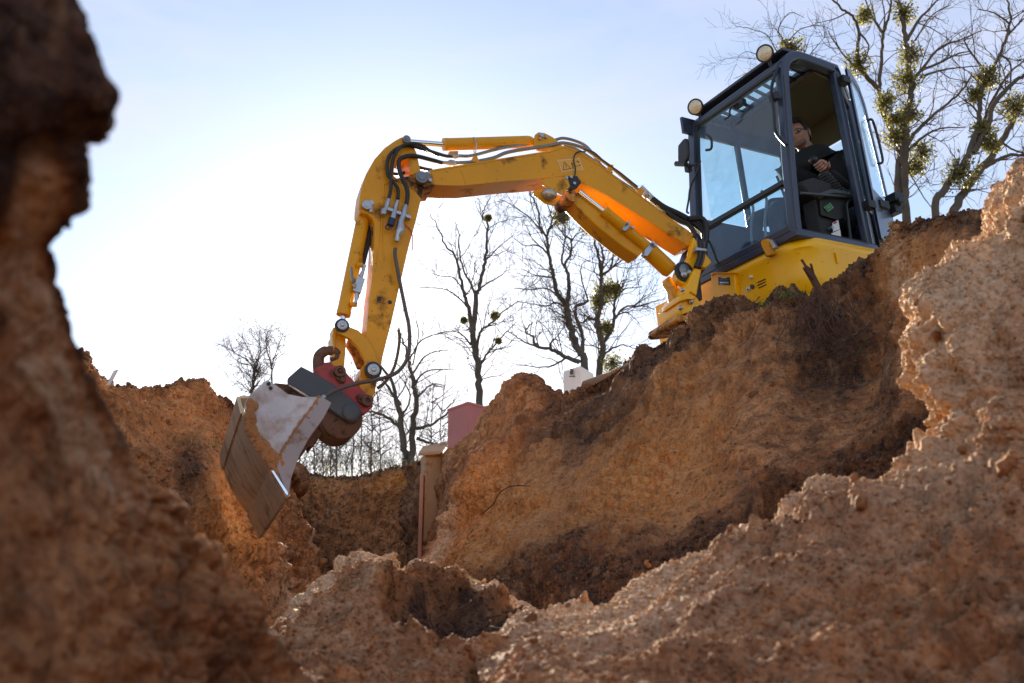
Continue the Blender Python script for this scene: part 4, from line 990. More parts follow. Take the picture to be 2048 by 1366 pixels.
MB().tube(cr([bp(*p, 0.12) for p in z8([(640,1120),(740,1125),(800,1165),(830,1180)])], 5), 0.032, 12).build('swing_ram', PIPE, sb)
p = bp(*z8([(828,1175)])[0], 0.13); MB().lathe(p, p+BU*-1, [(-0.03,0.04),(0.0,0.048),(0.03,0.048),(0.05,0.035)], 16).build('ram_eye', YEL2, sb)

# ---- house ----------------------------------------------------------
def foot_ring(z, grow=0.0, zc=0.0):
    R = 0.20; P = []
    for x, y in ((0.02+grow, -0.58),): P.append((x, y))
    cx, cy = 0.02+grow-R, 0.05+grow-R
    for k in range(9):
        a = math.pi/2*k/8; P.append((cx+R*math.cos(a), cy+R*math.sin(a)))
    P += [(-0.78, 0.05+grow), (-1.05, -0.03+grow), (-1.3, -0.2+grow), (-1.5, -0.5), (-1.5, -1.0), (-1.3, -1.35), (-0.4, -1.5), (0.02, -1.5), (0.02+grow*0.3, -0.98), (0.02, -0.75)]
    return [L(x, y, z) for x, y in P]
lv = [(-0.05,-0.012),(-0.075,0.0),(-0.10,0.022),(-0.13,0.028),(-0.145,0.020),(-0.30,0.024),(-0.44,0.014),(-0.455,0.0),(-0.475,0.004),(-0.56,-0.02),(-0.60,-0.05)]
RR = [foot_ring(z, g) for z, g in lv]; n = len(RR[0]); hb_ = MB(); V = [p for r in RR for p in r]; f = []
for i in range(len(RR)-1):
    for k in range(n): k2 = (k+1) % n; f.append((i*n+k, (i+1)*n+k, (i+1)*n+k2, i*n+k2))
hb_.add(V, f); hb_.add(RR[0], [tuple(range(n))]); hb_.add(RR[-1], [tuple(reversed(range(n)))])
house = hb_.build('body_panel', YEL2, EX_R, 0, angle=50)
def fl_(pts, zz, off, th, name, m, parent, bev=0.002):     # plate on the front face (x = off)
    A = [hitm(x, y, 0, off) for x, y in zz(pts)]; return MB().prism(A, [p-EX*th for p in A]).build(name, m, parent, bev)
def sl_(pts, zz, off, th, name, m, parent, bev=0.002):     # plate on the near side face (y = off)
    A = [hitm(x, y, 1, off) for x, y in zz(pts)]; return MB().prism(A, [p-EY*th for p in A]).build(name, m, parent, bev)
# front step panel with the data plate
fp = fl_([(915,605),(1190,600),(1195,760),(1215,905),(1100,890),(940,868)], z8, 0.07, 0.3, 'front_panel', YEL2, house, 0.006)
fl_([(915,640),(935,600),(1190,592),(1192,606),(945,612)], z8, 0.085, 0.1, 'panel_lip', YEL2, house, 0.003)
fl_([(795,620),(915,620),(945,880),(960,960),(830,930),(800,880)], z8, -0.02, 0.2, 'swing_post', YDIRT, house, 0.01)
fl_([(850,880),(1100,890),(1150,920),(1120,1060),(830,1010),(810,960)], z8, -0.15, 0.2, 'undertray', BLK2, house, 0.01)
fl_([(808,990),(830,985),(1080,1040),(1060,1062),(810,1015)], z8, 0.02, 0.06, 'skid_bar', PIPE, house, 0.004)
fl_([(1090,955),(1125,950),(1120,1040),(1085,1045)], z8, 0.0, 0.1, 'lower_bracket', YEL2, house, 0.006)
dp = fl_([(1003,650),(1133,655),(1138,740),(1008,738)], z8, 0.074, 0.003, 'data_plate', LBL_K, fp, 0)
for y0, h, m in ((664,20,LBL_B),(690,10,LBL_B),(706,12,LBL_S),(722,9,LBL_B)):
    fl_([(1020,y0),(1122,y0+2),(1124,y0+2+h),(1021,y0+h)], z8, 0.0755, 0.001, 'plate_print', m, dp, 0)
fl_([(1040,652),(1100,654),(1100,660),(1040,659)], z8, 0.0755, 0.001, 'plate_print', LBL_W, dp, 0)
fl_([(1022,732),(1060,733),(1060,737),(1022,736)], z8, 0.0755, 0.001, 'plate_print', LBL_W, dp, 0)
ro = 0.050
for x0, y0 in ((1448,712),(1446,745),(1458,775)):
    fl_([(x0,y0-6),(x0+88,y0-45),(x0+92,y0-38),(x0+4,y0+4)], z8, ro, 0.01, 'vent_slot', LBL_K, house, 0.001)
bt = fl_([(1350,640),(1365,630),(1382,635),(1384,652),(1368,664),(1352,655)], z8, ro+0.012, 0.02, 'button', WHITE, house, 0.003)
fl_([(1363,742),(1383,728),(1400,745),(1397,775),(1380,785),(1366,768)], z8, ro+0.01, 0.02, 'key_lock', GREY, house, 0.003)
sk_ = fl_([(1320,775),(1362,758),(1366,798),(1328,820)], z8, ro, 0.002, 'sticker', LBL_W, house, 0)
fl_([(1328,782),(1344,776),(1340,806),(1330,800)], z8, ro+0.002, 0.001, 'sticker_print', LBL_B, sk_, 0)
fl_([(1347,788),(1358,782),(1358,798),(1348,800)], z8, ro+0.002, 0.001, 'sticker_print', LBL_B, sk_, 0)
sl_([(1333,500),(1350,492),(1362,585),(1350,590)], z2, 0.085, 0.01, 'panel_gap', YEL2, house, 0.002)
# strap latch over the front edge
st = fl_([(727,415),(745,398),(778,390),(800,400),(795,440),(825,505),(818,520),(775,530),(760,505),(735,455)], z2, 0.10, 0.03, 'latch_strap', YEL, house, 0.006)
fl_([(800,398),(815,396),(850,455),(838,472),(822,465),(802,420)], z2, 0.12, 0.03, 'latch_buckle', ZINC, st, 0.003)
fl_([(765,520),(770,535),(800,535),(828,515),(830,490),(822,488),(815,510),(790,522)], z2, 0.085, 0.02, 'latch_seat', BLACK, st, 0.002)

# ---- cab ------------------------------------------------------------
cab = MB().prism([L(0.03,-1.02,-0.06),L(0.03,0.03,-0.06),L(-0.78,0.03,-0.06),L(-1.28,-0.25,-0.06),L(-1.28,-1.02,-0.06)],
                 [L(0.03,-1.02,0.0),L(0.03,0.03,0.0),L(-0.78,0.03,0.0),L(-1.28,-0.25,0.0),L(-1.28,-1.02,0.0)]).build('cab', DARK, EX_R, 0.012)
MB().prism([L(0.012,-1.0,0.0),L(0.012,0.0,0.0),L(-0.78,0.0,0.0),L(-1.24,-0.25,0.0),L(-1.24,-1.0,0.0)],
           [L(0.002,-1.0,0.02),L(0.002,0.0,0.02),L(-0.78,0.0,0.02),L(-1.24,-0.25,0.02),L(-1.24,-1.0,0.02)]).build('floor', INT, cab)
def post(name, pts, w, d, ax, m=DARK, parent=cab, bev=0.012, n=5):
    """rectangular tube along pts (local), width w along ax, depth d across"""
    P = cr([L(*p) for p in pts], n) if n > 1 else [L(*p) for p in pts]
    axv = (EX*ax[0]+EY*ax[1]+EZ*ax[2]).normalized(); V = []; f = []
    for i, p in enumerate(P):
        t = (P[min(i+1,len(P)-1)]-P[max(i-1,0)]).normalized(); a = (axv-t*axv.dot(t)).normalized(); b = t.cross(a)
        V += [p+a*w/2+b*d/2, p+a*w/2-b*d/2, p-a*w/2-b*d/2, p-a*w/2+b*d/2]
    for i in range(len(P)-1):
        for k in range(4): k2 = (k+1) % 4; f.append((i*4+k, i*4+k2, (i+1)*4+k2, (i+1)*4+k))
    f += [(3,2,1,0), tuple(len(V)-4+k for k in range(4))]
    return MB().add(V, f).build(name, m, parent, bev)
HC = 1.42
# near A pillar + roof rail in one bent tube, far one the same
post('front_pillar', [(-0.01,-0.02,-0.02),(-0.06,-0.02,0.45),(-0.12,-0.02,0.9),(-0.165,-0.02,1.22),(-0.21,-0.02,1.36),(-0.30,-0.02,1.435),(-0.42,-0.02,1.455),(-0.74,-0.02,1.44)], 0.07, 0.075, (0,1,0))
post('front_pillar', [(-0.01,-0.99,-0.02),(-0.06,-0.99,0.45),(-0.12,-0.99,0.9),(-0.165,-0.99,1.22),(-0.21,-0.99,1.36),(-0.30,-0.99,1.435),(-0.42,-0.99,1.455),(-1.2,-0.99,1.44)], 0.07, 0.07, (0,1,0))
post('door_pillar', [(-0.745,-0.02,-0.02),(-0.745,-0.02,1.42)], 0.06, 0.06, (0,1,0), n=1)
post('rear_pillar', [(-1.22,-0.27,-0.02),(-1.18,-0.27,1.42)], 0.06, 0.06, (0,1,0), n=1)
post('rear_pillar', [(-1.22,-0.99,-0.02),(-1.18,-0.99,1.42)], 0.06, 0.06, (0,1,0), n=1)
post('roof_rail', [(-0.75,-0.02,1.43),(-1.18,-0.27,1.42),(-1.18,-0.99,1.42)], 0.05, 0.05, (0,0,1), n=1)
post('side_rail', [(-0.75,-0.03,0.42),(-1.20,-0.27,0.42)], 0.04, 0.04, (0,0,1), n=1)
post('front_header', [(-0.20,-0.99,1.352),(-0.20,-0.02,1.352)], 0.06, 0.07, (0,0,1), n=1)
post('front_sill', [(0.0,-0.99,0.02),(0.0,-0.02,0.02)], 0.06, 0.06, (0,0,1), n=1)
post('window_bar', [(-0.055,-0.96,0.40),(-0.055,-0.055,0.40)], 0.035, 0.03, (0,0,1), BLK2, n=1, bev=0.004)
post('far_sill', [(0.0,-0.99,0.02),(-1.2,-0.99,0.02)], 0.06, 0.06, (0,0,1), n=1)
post('far_post', [(-0.64,-0.99,0.5),(-0.64,-0.99,1.42)], 0.045, 0.045, (0,1,0), n=1)
# inner edge trim seams down the near pillar
MB().tube([L(0.015,0.02,0.0),L(-0.035,0.02,0.45),L(-0.095,0.02,0.9),L(-0.14,0.02,1.22)], 0.006, 6).build('pillar_seam', GREY, cab)
# far side lower panel and rear panels
MB().box(L(-0.62,-0.995,0.27), EX*0.60, EY*0.012, EZ*0.25).build('side_panel', DARK, cab)
MB().box(L(-0.62,-0.995,1.34), EX*0.56, EY*0.012, EZ*0.07).build('side_header', DARK, cab)
MB().box(L(-1.20,-0.63,0.24), EX*0.012, EY*0.35, EZ*0.24).build('rear_panel', DARK, cab)
MB().box(L(-1.165,-0.63,1.27), EX*0.012, EY*0.34, EZ*0.14).build('rear_header', LINER, cab)
MB().prism([L(-0.77,-0.03,0.0),L(-1.2,-0.27,0.0),L(-1.2,-0.29,0.0),L(-0.77,-0.05,0.0)],[L(-0.77,-0.03,0.40),L(-1.2,-0.27,0.40),L(-1.2,-0.29,0.40),L(-0.77,-0.05,0.40)]).build('side_panel', DARK, cab)
def quad_glass(name, pts, m, parent, th=0.006, nrm=None):
    A = [L(*p) for p in pts]; nn = (A[1]-A[0]).cross(A[2]-A[0]).normalized()
    return MB().prism(A, [p-nn*th for p in A]).build(name, m, parent)
# roof: rear solid part with beige liner, front skylight with dark bars
roof = MB().prism([L(-0.57,-1.02,1.455),L(-0.57,0.01,1.455),L(-0.78,0.01,1.445),L(-1.22,-0.25,1.435),L(-1.22,-1.02,1.435)],
                  [L(-0.57,-1.02,1.50),L(-0.57,0.01,1.50),L(-0.78,0.01,1.49),L(-1.22,-0.25,1.48),L(-1.22,-1.02,1.48)]).build('roof', DARK, cab, 0.015)
MB().prism([L(-0.58,-0.95,1.40),L(-0.58,-0.06,1.40),L(-0.76,-0.06,1.37),L(-1.15,-0.28,1.36),L(-1.15,-0.95,1.36)],
           [L(-0.58,-0.95,1.45),L(-0.58,-0.06,1.45),L(-0.76,-0.06,1.44),L(-1.15,-0.28,1.43),L(-1.15,-0.95,1.43)]).build('headliner', LINER, roof, 0.01)
MB().box(L(-0.285,-0.5,1.475), EX*0.085, EY*0.50, EZ*0.012).build('roof_front', DARK, roof, 0.004)
MB().box(L(-0.47,-0.965,1.455), EX*0.11, EY*0.045, EZ*0.02).build('roof_side', DARK, roof)
MB().box(L(-0.47,-0.06,1.455), EX*0.11, EY*0.05, EZ*0.02).build('roof_side', DARK, roof)
for k in range(9): MB().prism([L(-0.36,-0.85+0.09*k,1.44),L(-0.36,-0.83+0.09*k,1.44),L(-0.58,-0.87+0.09*k,1.44),L(-0.58,-0.89+0.09*k,1.44)],[L(-0.36,-0.85+0.09*k,1.46),L(-0.36,-0.83+0.09*k,1.46),L(-0.58,-0.87+0.09*k,1.46),L(-0.58,-0.89+0.09*k,1.46)]).build('skylight_bar', BLK2, roof)
quad_glass('skylight_glass', [(-0.36,-0.92,1.468),(-0.572,-0.92,1.468),(-0.572,-0.10,1.468),(-0.36,-0.10,1.468)], GLS2, roof)
MB().prism([L(-0.27,-0.95,1.40),L(-0.27,-0.06,1.40),L(-0.36,-0.06,1.43),L(-0.36,-0.95,1.43)],[L(-0.27,-0.95,1.415),L(-0.27,-0.06,1.415),L(-0.36,-0.06,1.445),L(-0.36,-0.95,1.445)]).build('roof_lining', INT, roof)
# glass
def rounded(pts2, r, n=5):               # rounded rectangle in a 2-D frame
    (x0,y0),(x1,y1) = pts2; P = []
    for cx, cy, a0 in ((x1-r,y1-r,0),(x0+r,y1-r,90),(x0+r,y0+r,180),(x1-r,y0+r,270)):
        for k in range(n+1): a = RAD(a0+90*k/n); P.append((cx+r*math.cos(a), cy+r*math.sin(a)))
    return P
fx = lambda z: -0.02-0.118*z
up = rounded(((-0.955,0.42),(-0.055,1.318)), 0.06); lo2 = rounded(((-0.955,0.055),(-0.055,0.38)), 0.08)
for nm, R_ in (('front_window', up), ('lower_window', lo2)):
    g_ = quad_glass(nm, [(fx(z), y, z) for y, z in R_], GLS, cab)
    ring_ = [L(fx(z)+0.006, y, z) for y, z in R_]
    MB().tube(ring_, 0.010, 6, closed=True).build('window_seal', BLK2, g_)
for x0, x1 in ((-1.15,-0.67),(-0.61,-0.22)):
    R_ = rounded(((x0,0.53),(x1,1.26)), 0.05); quad_glass('side_window', [(x, -0.99, z) for x, z in R_], GLS2, cab)
R_ = rounded(((-0.95,0.50),(-0.31,1.12)), 0.05); quad_glass('rear_window', [(-1.19, y, z) for y, z in R_], GLS2, cab)
def sp(s, z, off=0.0): return (-0.77-0.44*s+off*0.47, -0.03-0.25*s+off*0.88, z)   # slanted rear side wall
R_ = rounded(((0.05,0.46),(0.95,1.36)), 0.12)
g_ = quad_glass('quarter_window', [sp(s, z) for s, z in R_], GLS2, cab); MB().tube([L(*sp(s, z, 0.006)) for s, z in R_], 0.012, 6, closed=True).build('window_seal', BLK2, g_)
R_ = rounded(((0.05,0.06),(0.95,0.36)), 0.05)
# ---- door folded back against the slanted side ----------------------
def dr(s, z, off=0.0):                   # door plane: s 0..1 from hinge to free edge
    return (-0.80-0.53*s+off*0.4, 0.065-0.235*s+off*0.9, z)
dpts = [(0,0.03),(0,1.44),(0.18,1.46),(0.55,1.42),(0.72,1.30),(0.88,0.8),(1.0,0.25),(1.0,0.03)]
dout = [L(*dr(s, z)) for s, z in dpts]; cx_, cz_ = 0.45, 0.72
din = [(0.10,0.45),(0.10,1.33),(0.2,1.38),(0.50,1.35),(0.62,1.25),(0.78,0.8),(0.87,0.45),(0.5,0.45)]
doo = [(s, z) for s, z in dpts]
door = MB().holed(dout, [L(*dr(s, z, -0.035)) for s, z in dpts], [L(*dr(s, z)) for s, z in din], [L(*dr(s, z, -0.035)) for s, z in din]).build('door', DARK, cab, 0.008)
quad_glass('door_glass', [dr(s, z, -0.015) for s, z in din], GLS2, door)
MB().tube(cr([L(*dr(s, z, o_)) for s, z, o_ in ((0.60,1.12,0.0),(0.66,1.12,0.05),(0.74,1.05,0.06),(0.80,0.85,0.06),(0.78,0.78,0.05),(0.72,0.78,0.0))], 4), 0.010, 8).build('door_handle', BLK2, door)
MB().box(L(*dr(0.4,0.36,0.02)), EX*0.05, EY*0.02, EZ*0.03).box(L(*dr(0.95,0.42,0.03)), EX*0.04, EY*0.05, EZ*0.04).build_each('door_latch', BLK2, door, 0.005)
MB().box(L(-0.78,0.03,1.33), EX*0.04, EY*0.035, EZ*0.03).box(L(-0.78,0.03,0.3), EX*0.04, EY*0.035, EZ*0.03).build_each('door_hinge', BLK2, door, 0.004)
# ---- lamps, mirror, grab rail, wiper --------------------------------
def lamp(pxy, r, tiltv):
    c = hitm(pxy[0], pxy[1], 0, -0.13)
    ax = (EX*0.9+EY*0.35-EZ*0.25).normalized()
    o = MB().lathe(c-ax*0.05, c, [(0,r*0.6),(0.02,r*0.95),(0.045,r*1.08),(0.06,r*1.08),(0.06,r*0.9),(0.055,r*0.88)], 24).build('cab_lamp', BLK2, cab, angle=30)
    MB().lathe(c-ax*0.0, c+ax, [(0.0,r*0.93),(0.008,r*0.9),(0.014,r*0.6),(0.017,r*0.2)], 24).build('lens', LENS, o)
    return c, o
c, o = lamp((1391,214), 0.062, 0); MB().tube([c-EX*0.03-EZ*0.05, c-EX*0.04-EZ*0.11, L(-0.26,-0.95,1.42)], 0.014, 8).build('lamp_stem', BLK2, o)
c, o = lamp((1530,107), 0.062, 0); MB().tube([c-EX*0.03-EZ*0.05, c-EX*0.04-EZ*0.10, L(-0.26,-0.15,1.44)], 0.014, 8).build('lamp_stem', BLK2, o)
mi = [hitm(x, y, 0, 0.02) for x, y in z1([(60,930),(100,880),(125,868),(136,900),(142,1000),(130,1050),(105,1068),(58,1062)])]
mr = MB().prism(mi, [p-EX*0.03 for p in mi]).build('mirror', BLK2, cab, 0.01)
MB().tube([hitm(x, y, 0, 0.03) for x, y in z1([(50,1075),(130,1078)])], 0.022, 10).tube([hitm(x, y, 0, 0.0) for x, y in z1([(125,1080),(150,1100),(215,1075)])], 0.010, 8).box(hitm(*z1([(145,1110)])[0], 0, 0.0), EX*0.02, EY*0.02, EZ*0.03).build('mirror_arm', BLK2, mr)
MB().tube(cr([hitm(x, y, 0, xo) for (x, y), xo in zip(z1([(870,300),(825,420),(815,520),(835,650),(850,820),(935,925)]), (-0.14,-0.08,-0.04,-0.03,-0.03,0.02))], 5), 0.012, 8).build('grab_rail', BLK2, cab)
MB().box(hitm(*z1([(838,540)])[0], 0, -0.06), EX*0.02, EY*0.035, EZ*0.03).build('rail_clamp', BLK2, cab, 0.004)
MB().tube(cr([hitm(x, y, 0, -0.10) for x, y in z1([(540,590),(500,615),(480,650),(478,690),(440,720)])], 5), 0.008, 6).box(hitm(*z1([(560,595)])[0], 0, -0.13), EX*0.02, EY*0.05, EZ*0.02).build('wiper', BLK2, cab)
MB().tube(cr([hitm(x, y, 0, -0.03) for x, y in z1([(290,840),(325,870),(335,900),(330,955),(290,965)])], 4), 0.010, 8).build('window_handle', BLK2, cab)
MB().tube(cr([hitm(x, y, 0, 0.03) for x, y in z1([(245,1050),(215,1150),(165,1260),(150,1366)])]+[hitm(x, y, 0, 0.03) for x, y in z2([(135,170),(150,185)])], 5), 0.008, 6).build('washer_tube', BLK2, cab)
MB().tube(cr([L(-0.70,-0.60,0.45),L(-0.62,-0.6,0.75),L(-0.60,-0.6,0.8)], 3), 0.01, 6).build('inner_lever', BLK2, cab)
hg = MB(); hg.box(L(-0.72,0.075,0.12), EX*0.035, EY*0.05, EZ*0.03); 
# rear corner lamp on the door side
rc_ = hitm(1790, 399, 1, -0.1); MB().box(rc_, EX*0.06, EY*0.05, EZ*0.035).box(rc_+EY*0.03-EZ*0.03, EX*0.04, EY*0.03, EZ*0.02).build('rear_lamp', BLK2, cab, 0.006)

# ---- seat, consoles, controls --------------------------------------
seat = MB().box(L(-0.80,-0.52,0.32), EX*0.24, EY*0.23, EZ*0.06).build('seat', INT, EX_R, 0.03)
MB().box(L(-1.06,-0.52,0.66), EX*0.06+EZ*-0.012, EY*0.22, EZ*0.32).build('backrest', INT, seat, 0.03)
MB().box(L(-0.80,-0.52,0.14), EX*0.18, EY*0.18, EZ*0.13).build('seat_base', INT, seat, 0.02)
cons = MB().prism([L(-0.32,-0.12,0.40),L(-0.28,-0.12,0.47),L(-0.42,-0.12,0.53),L(-0.80,-0.12,0.50),L(-0.85,-0.12,0.38),L(-0.6,-0.12,0.30)],
                  [L(-0.32,-0.28,0.40),L(-0.28,-0.28,0.47),L(-0.42,-0.28,0.53),L(-0.80,-0.28,0.50),L(-0.85,-0.28,0.38),L(-0.6,-0.28,0.30)]).build('control_console', INT, EX_R, 0.02)
HB = hitm(1668, 388, 1, -0.16); HT = hitm(1646, 344, 1, -0.16)
d = (HT-HB); ln = d.length; prf = []
nr = 8
for k in range(nr*2+1):
    t = k/(nr*2); prf.append((t*ln, (0.085-0.045*t)*(1.0 if k % 2 else 0.84)))
MB().lathe(HB, HT, prf, 20).build('joystick_boot', BLACK, cons, angle=60)
jt = hitm(1628, 322, 1, -0.16)
MB().tube([HT-d*0.1, HT.lerp(jt, 0.5), jt], [0.016,0.019,0.024], 10).ball(jt+EZ*0.01, 0.030, seg=10, rings=6).build('joystick_grip', BLK2, cons)
MB().tube([hitm(1602,386,1,-0.06), hitm(1640,389,1,-0.06), hitm(1700,394,1,-0.10)], 0.010, 8).build('console_bar', GREY, cons)
MB().tube(cr([hitm(1640,392,1,-0.09), hitm(1662,384,1,-0.09), hitm(1690,388,1,-0.09), hitm(1712,402,1,-0.09)], 4), [0.02]*12+[0.02], 8).build('console_rim', GREY, cons)
gs = [(430,1047),(490,1005),(525,1050),(467,1092)]
z7 = lambda l: [(1560+x/4.88, 200+y/4.88) for x, y in l]
def il(pts, name, m, parent, yy=-0.11, bev=0): 
    A = [hitm(x, y, 1, yy) for x, y in z7(pts)]; return MB().prism(A, [p-EY*0.002 for p in A]).build(name, m, parent, bev)
s0 = il(gs, 'green_sticker', mat('label_pale_green', (0.20,0.42,0.20), 0.5), cons, -0.105); il([(437,1047),(489,1011),(518,1049),(468,1085)], 'sticker_field', LBL_G, s0, -0.1035)
MB().tube([hitm(x, y, 1, -0.102) for x, y in z7([(462,1052),(475,1040),(482,1048),(494,1038)])], 0.0025, 4).tube([hitm(x, y, 1, -0.102) for x, y in z7([(470,1030),(478,1060)])], 0.0025, 4).build('sticker_print', bpy.data.materials['label_pale_green'], s0)
sup = MB().box(L(-0.52,-0.20,0.20), EX*0.10, EY*0.06, EZ*0.19).build('console_stand', INT, cons, 0.01)
il([(385,980),(540,960),(640,1010),(640,1140),(560,1170),(400,1120)], 'console_front', INT, cons, -0.115)
s1 = il([(513,1200),(568,1170),(585,1262),(518,1285)], 'white_sticker', LBL_W, cons, -0.11); il([(520,1200),(545,1185),(565,1186),(545,1205),(525,1212)], 'sticker_print', LBL_R, s1, -0.108)
il([(500,1302),(588,1265),(596,1330),(520,1335)], 'white_sticker', LBL_W, cons, -0.11)
p = hitm(*z7([(485,1258)])[0], 1, -0.12); MB().tube([p, p+EY*0.03], 0.014, 10).build('console_knob', ZINC, cons)
MB().tube(cr([hitm(x, y, 1, -0.08) for x, y in z7([(715,985),(670,990),(650,1030),(660,1120),(690,1366)])], 5), 0.012, 8).build('inner_grab_rail', BLK2, cab)
for y in (-0.42, -0.56):                  # travel levers seen through the windscreen
    MB().tube(cr([L(-0.16,y,0.02),L(-0.18,y,0.25),L(-0.24,y,0.45),L(-0.20,y,0.52)], 4), 0.011, 8).build('travel_lever', PIPE, EX_R)

# ---- undercarriage --------------------------------------------------
tk = None
for y0 in (0.10, -1.28):
    P = []
    for k in range(13): a = RAD(-90+180*k/12); P.append((0.10+0.19*math.cos(a), -0.79+0.19*math.sin(a)))
    for k in range(13): a = RAD(90+180*k/12); P.append((-1.25+0.19*math.cos(a), -0.79+0.19*math.sin(a)))
    A = [L(x, y0, z) for x, z in P]; t_ = MB().prism(A, [p-EY*0.28 for p in A]).build('track', BLACK, EX_R, 0.01)
    lug_ = MB()
    for k in range(0, 26):
        x = -1.3+0.056*k*1.0; lug_.box(L(x, y0-0.14, -0.985), EX*0.014, EY*0.145, EZ*0.012)
    lug_.build('track_lugs', BLACK, t_)
MB().box(L(-0.35,-0.60,-0.75), EX*0.55, EY*0.42, EZ*0.12).build('chassis', BLK2, EX_R, 0.02)
bl_ = [L(-1.85,-1.4,-0.98),L(-1.80,-1.4,-0.85),L(-1.80,-1.4,-0.72),L(-1.86,-1.4,-0.62),L(-1.88,-1.4,-0.62),L(-1.83,-1.4,-0.72),L(-1.83,-1.4,-0.85),L(-1.88,-1.4,-0.98)]
MB().prism(bl_, [p+EY*1.6 for p in bl_]).build('dozer_blade', YEL, EX_R, 0.004)
for y in (-0.95,-0.25): MB().box(L(-1.5,y,-0.80), EX*0.34, EY*0.04, EZ*0.04).build('blade_arm', YEL, EX_R, 0.006)

# ================================================================== operator
def skin_fig(name, verts, edges, radii, m, parent, root=0, sub=2):
    org = parent.location if parent else Vector((0,0,0))
    me = bpy.data.meshes.new(name); me.from_pydata([tuple(Vector(v)-org) for v in verts], edges, []); me.update()
    o = bpy.data.objects.new(name, me); col.objects.link(o); o.parent = parent
    md = o.modifiers.new('skin', 'SKIN'); md.use_smooth_shade = True
    sv = me.skin_vertices[0].data if me.skin_vertices else None
    if sv is None:
        bpy.context.view_layer.update(); sv = me.skin_vertices[0].data
    for i, r in enumerate(radii):
        sv[i].radius = r if isinstance(r, tuple) else (r, r); sv[i].use_root = (i == root)
    s = o.modifiers.new('subd', 'SUBSURF'); s.levels = sub; s.render_levels = sub
    me.materials.append(m); return o
man = empty('person', L(-0.80,-0.52,0.38), 'dark-haired man with glasses in black jacket leaning forward in the cab, hand on joystick', 'person')
HD = hitm(1597, 270, 1, -0.42)           # head centre
Mx = lambda x, y, z: L(x, y, z)
hip = Mx(-0.85,-0.52,0.46); ch = Mx(-0.70,-0.48,0.78); nb_ = HD - EZ*0.15 - EX*0.075
WR = hitm(1652, 334, 1, -0.15)
sh_l = nb_ + EY*0.16 - EZ*0.075 - EX*0.06; sh_r = nb_ - EY*0.20 - EZ*0.09 - EX*0.04
el_l = hitm(1690, 380, 1, -0.16)
V = [hip, Mx(-0.80,-0.50,0.62), ch, nb_-EZ*0.04, nb_+EZ*0.05, sh_l, (sh_l+el_l)/2+EY*0.02, el_l, WR+(el_l-WR)*0.15, sh_r, sh_r+Vector(EX*0.10-EZ*0.26), sh_r+Vector(EX*0.36-EZ*0.30),
     Mx(-0.50,-0.42,0.45), Mx(-0.32,-0.42,0.40), Mx(-0.28,-0.42,0.10), Mx(-0.50,-0.62,0.45), Mx(-0.32,-0.64,0.40), Mx(-0.28,-0.64,0.10)]
E_ = [(0,1),(1,2),(2,3),(3,4),(3,5),(5,6),(6,7),(7,8),(3,9),(9,10),(10,11)]
body = skin_fig('body', V[:12], E_, [(0.15,0.17),(0.15,0.17),(0.15,0.20),(0.12,0.15),0.066,0.095,0.074,0.060,0.040,0.088,0.062,0.042], CLOTH, man)
legs = skin_fig('trousers', [hip]+V[12:], [(0,1),(1,2),(2,3),(0,4),(4,5),(5,6)], [0.14,0.085,0.07,0.05,0.085,0.07,0.05], TROUS, man)
# head: one shaped surface
hx = (EX*0.93+EY*0.30-EZ*0.22).normalized()      # facing: forwards, a little to the near side and down
hz = (EZ - hx*EZ.dot(hx)).normalized(); hy = hz.cross(hx)
nS, nR = 28, 24; V = []; f = []
for i in range(nR+1):
    t = math.pi*i/nR
    for k in range(nS):
        a = 2*math.pi*k/nS; x = math.sin(t)*math.cos(a); y = math.sin(t)*math.sin(a); z = math.cos(t)
        X = x*0.106; Y = y*0.083; Z = z*0.128
        jaw = max(0, -z)
        Y *= 1-0.28*jaw**1.5; X = X*(1-0.10*jaw) + 0.012*jaw
        if x < 0: X *= 1+0.08*max(0, z)
        g_ = lambda y0, z0, sy, sz: math.exp(-((y-y0)/sy)**2-((z-z0)/sz)**2) if x > 0.2 else 0
        X += 0.026*g_(0,-0.12,0.13,0.20)+0.012*g_(0,0.06,0.11,0.15)       # nose
        X += 0.010*g_(0,-0.52,0.30,0.06)+0.008*g_(0,-0.62,0.26,0.05)-0.004*g_(0,-0.57,0.25,0.03)+0.012*g_(0,-0.85,0.3,0.12)  # lips, chin
        X -= 0.014*(g_(0.42,0.06,0.20,0.12)+g_(-0.42,0.06,0.20,0.12)); X += 0.008*g_(0,0.22,0.6,0.08)  # eye sockets, brow
        V.append(HD + hx*X + hy*Y + hz*Z)
for i in range(nR):
    for k in range(nS): k2 = (k+1) % nS; f.append((i*nS+k, (i+1)*nS+k, (i+1)*nS+k2, i*nS+k2))
head = MB().add(V, f)
for s in (1, -1):
    head.ball(HD+hy*0.084*s-hx*0.008-hz*0.006, 1, (hx*0.020+hy*0.006*s, hy*0.010*s, hz*0.032), 10, 6)
headN = head.build('head', SKIN, man, angle=80)
MB().tube([HD-hz*0.06-hx*0.02, nb_+EZ*0.02], [0.055,0.062], 14).build('neck', SKIN, man)
ey = MB()
for s in (1, -1): ey.ball(HD+hx*0.087+hy*0.035*s+hz*0.008, 0.0115, seg=8, rings=6)
ey.build_each('eye', mat('eye_dark', (0.12,0.09,0.08), 0.2), headN)
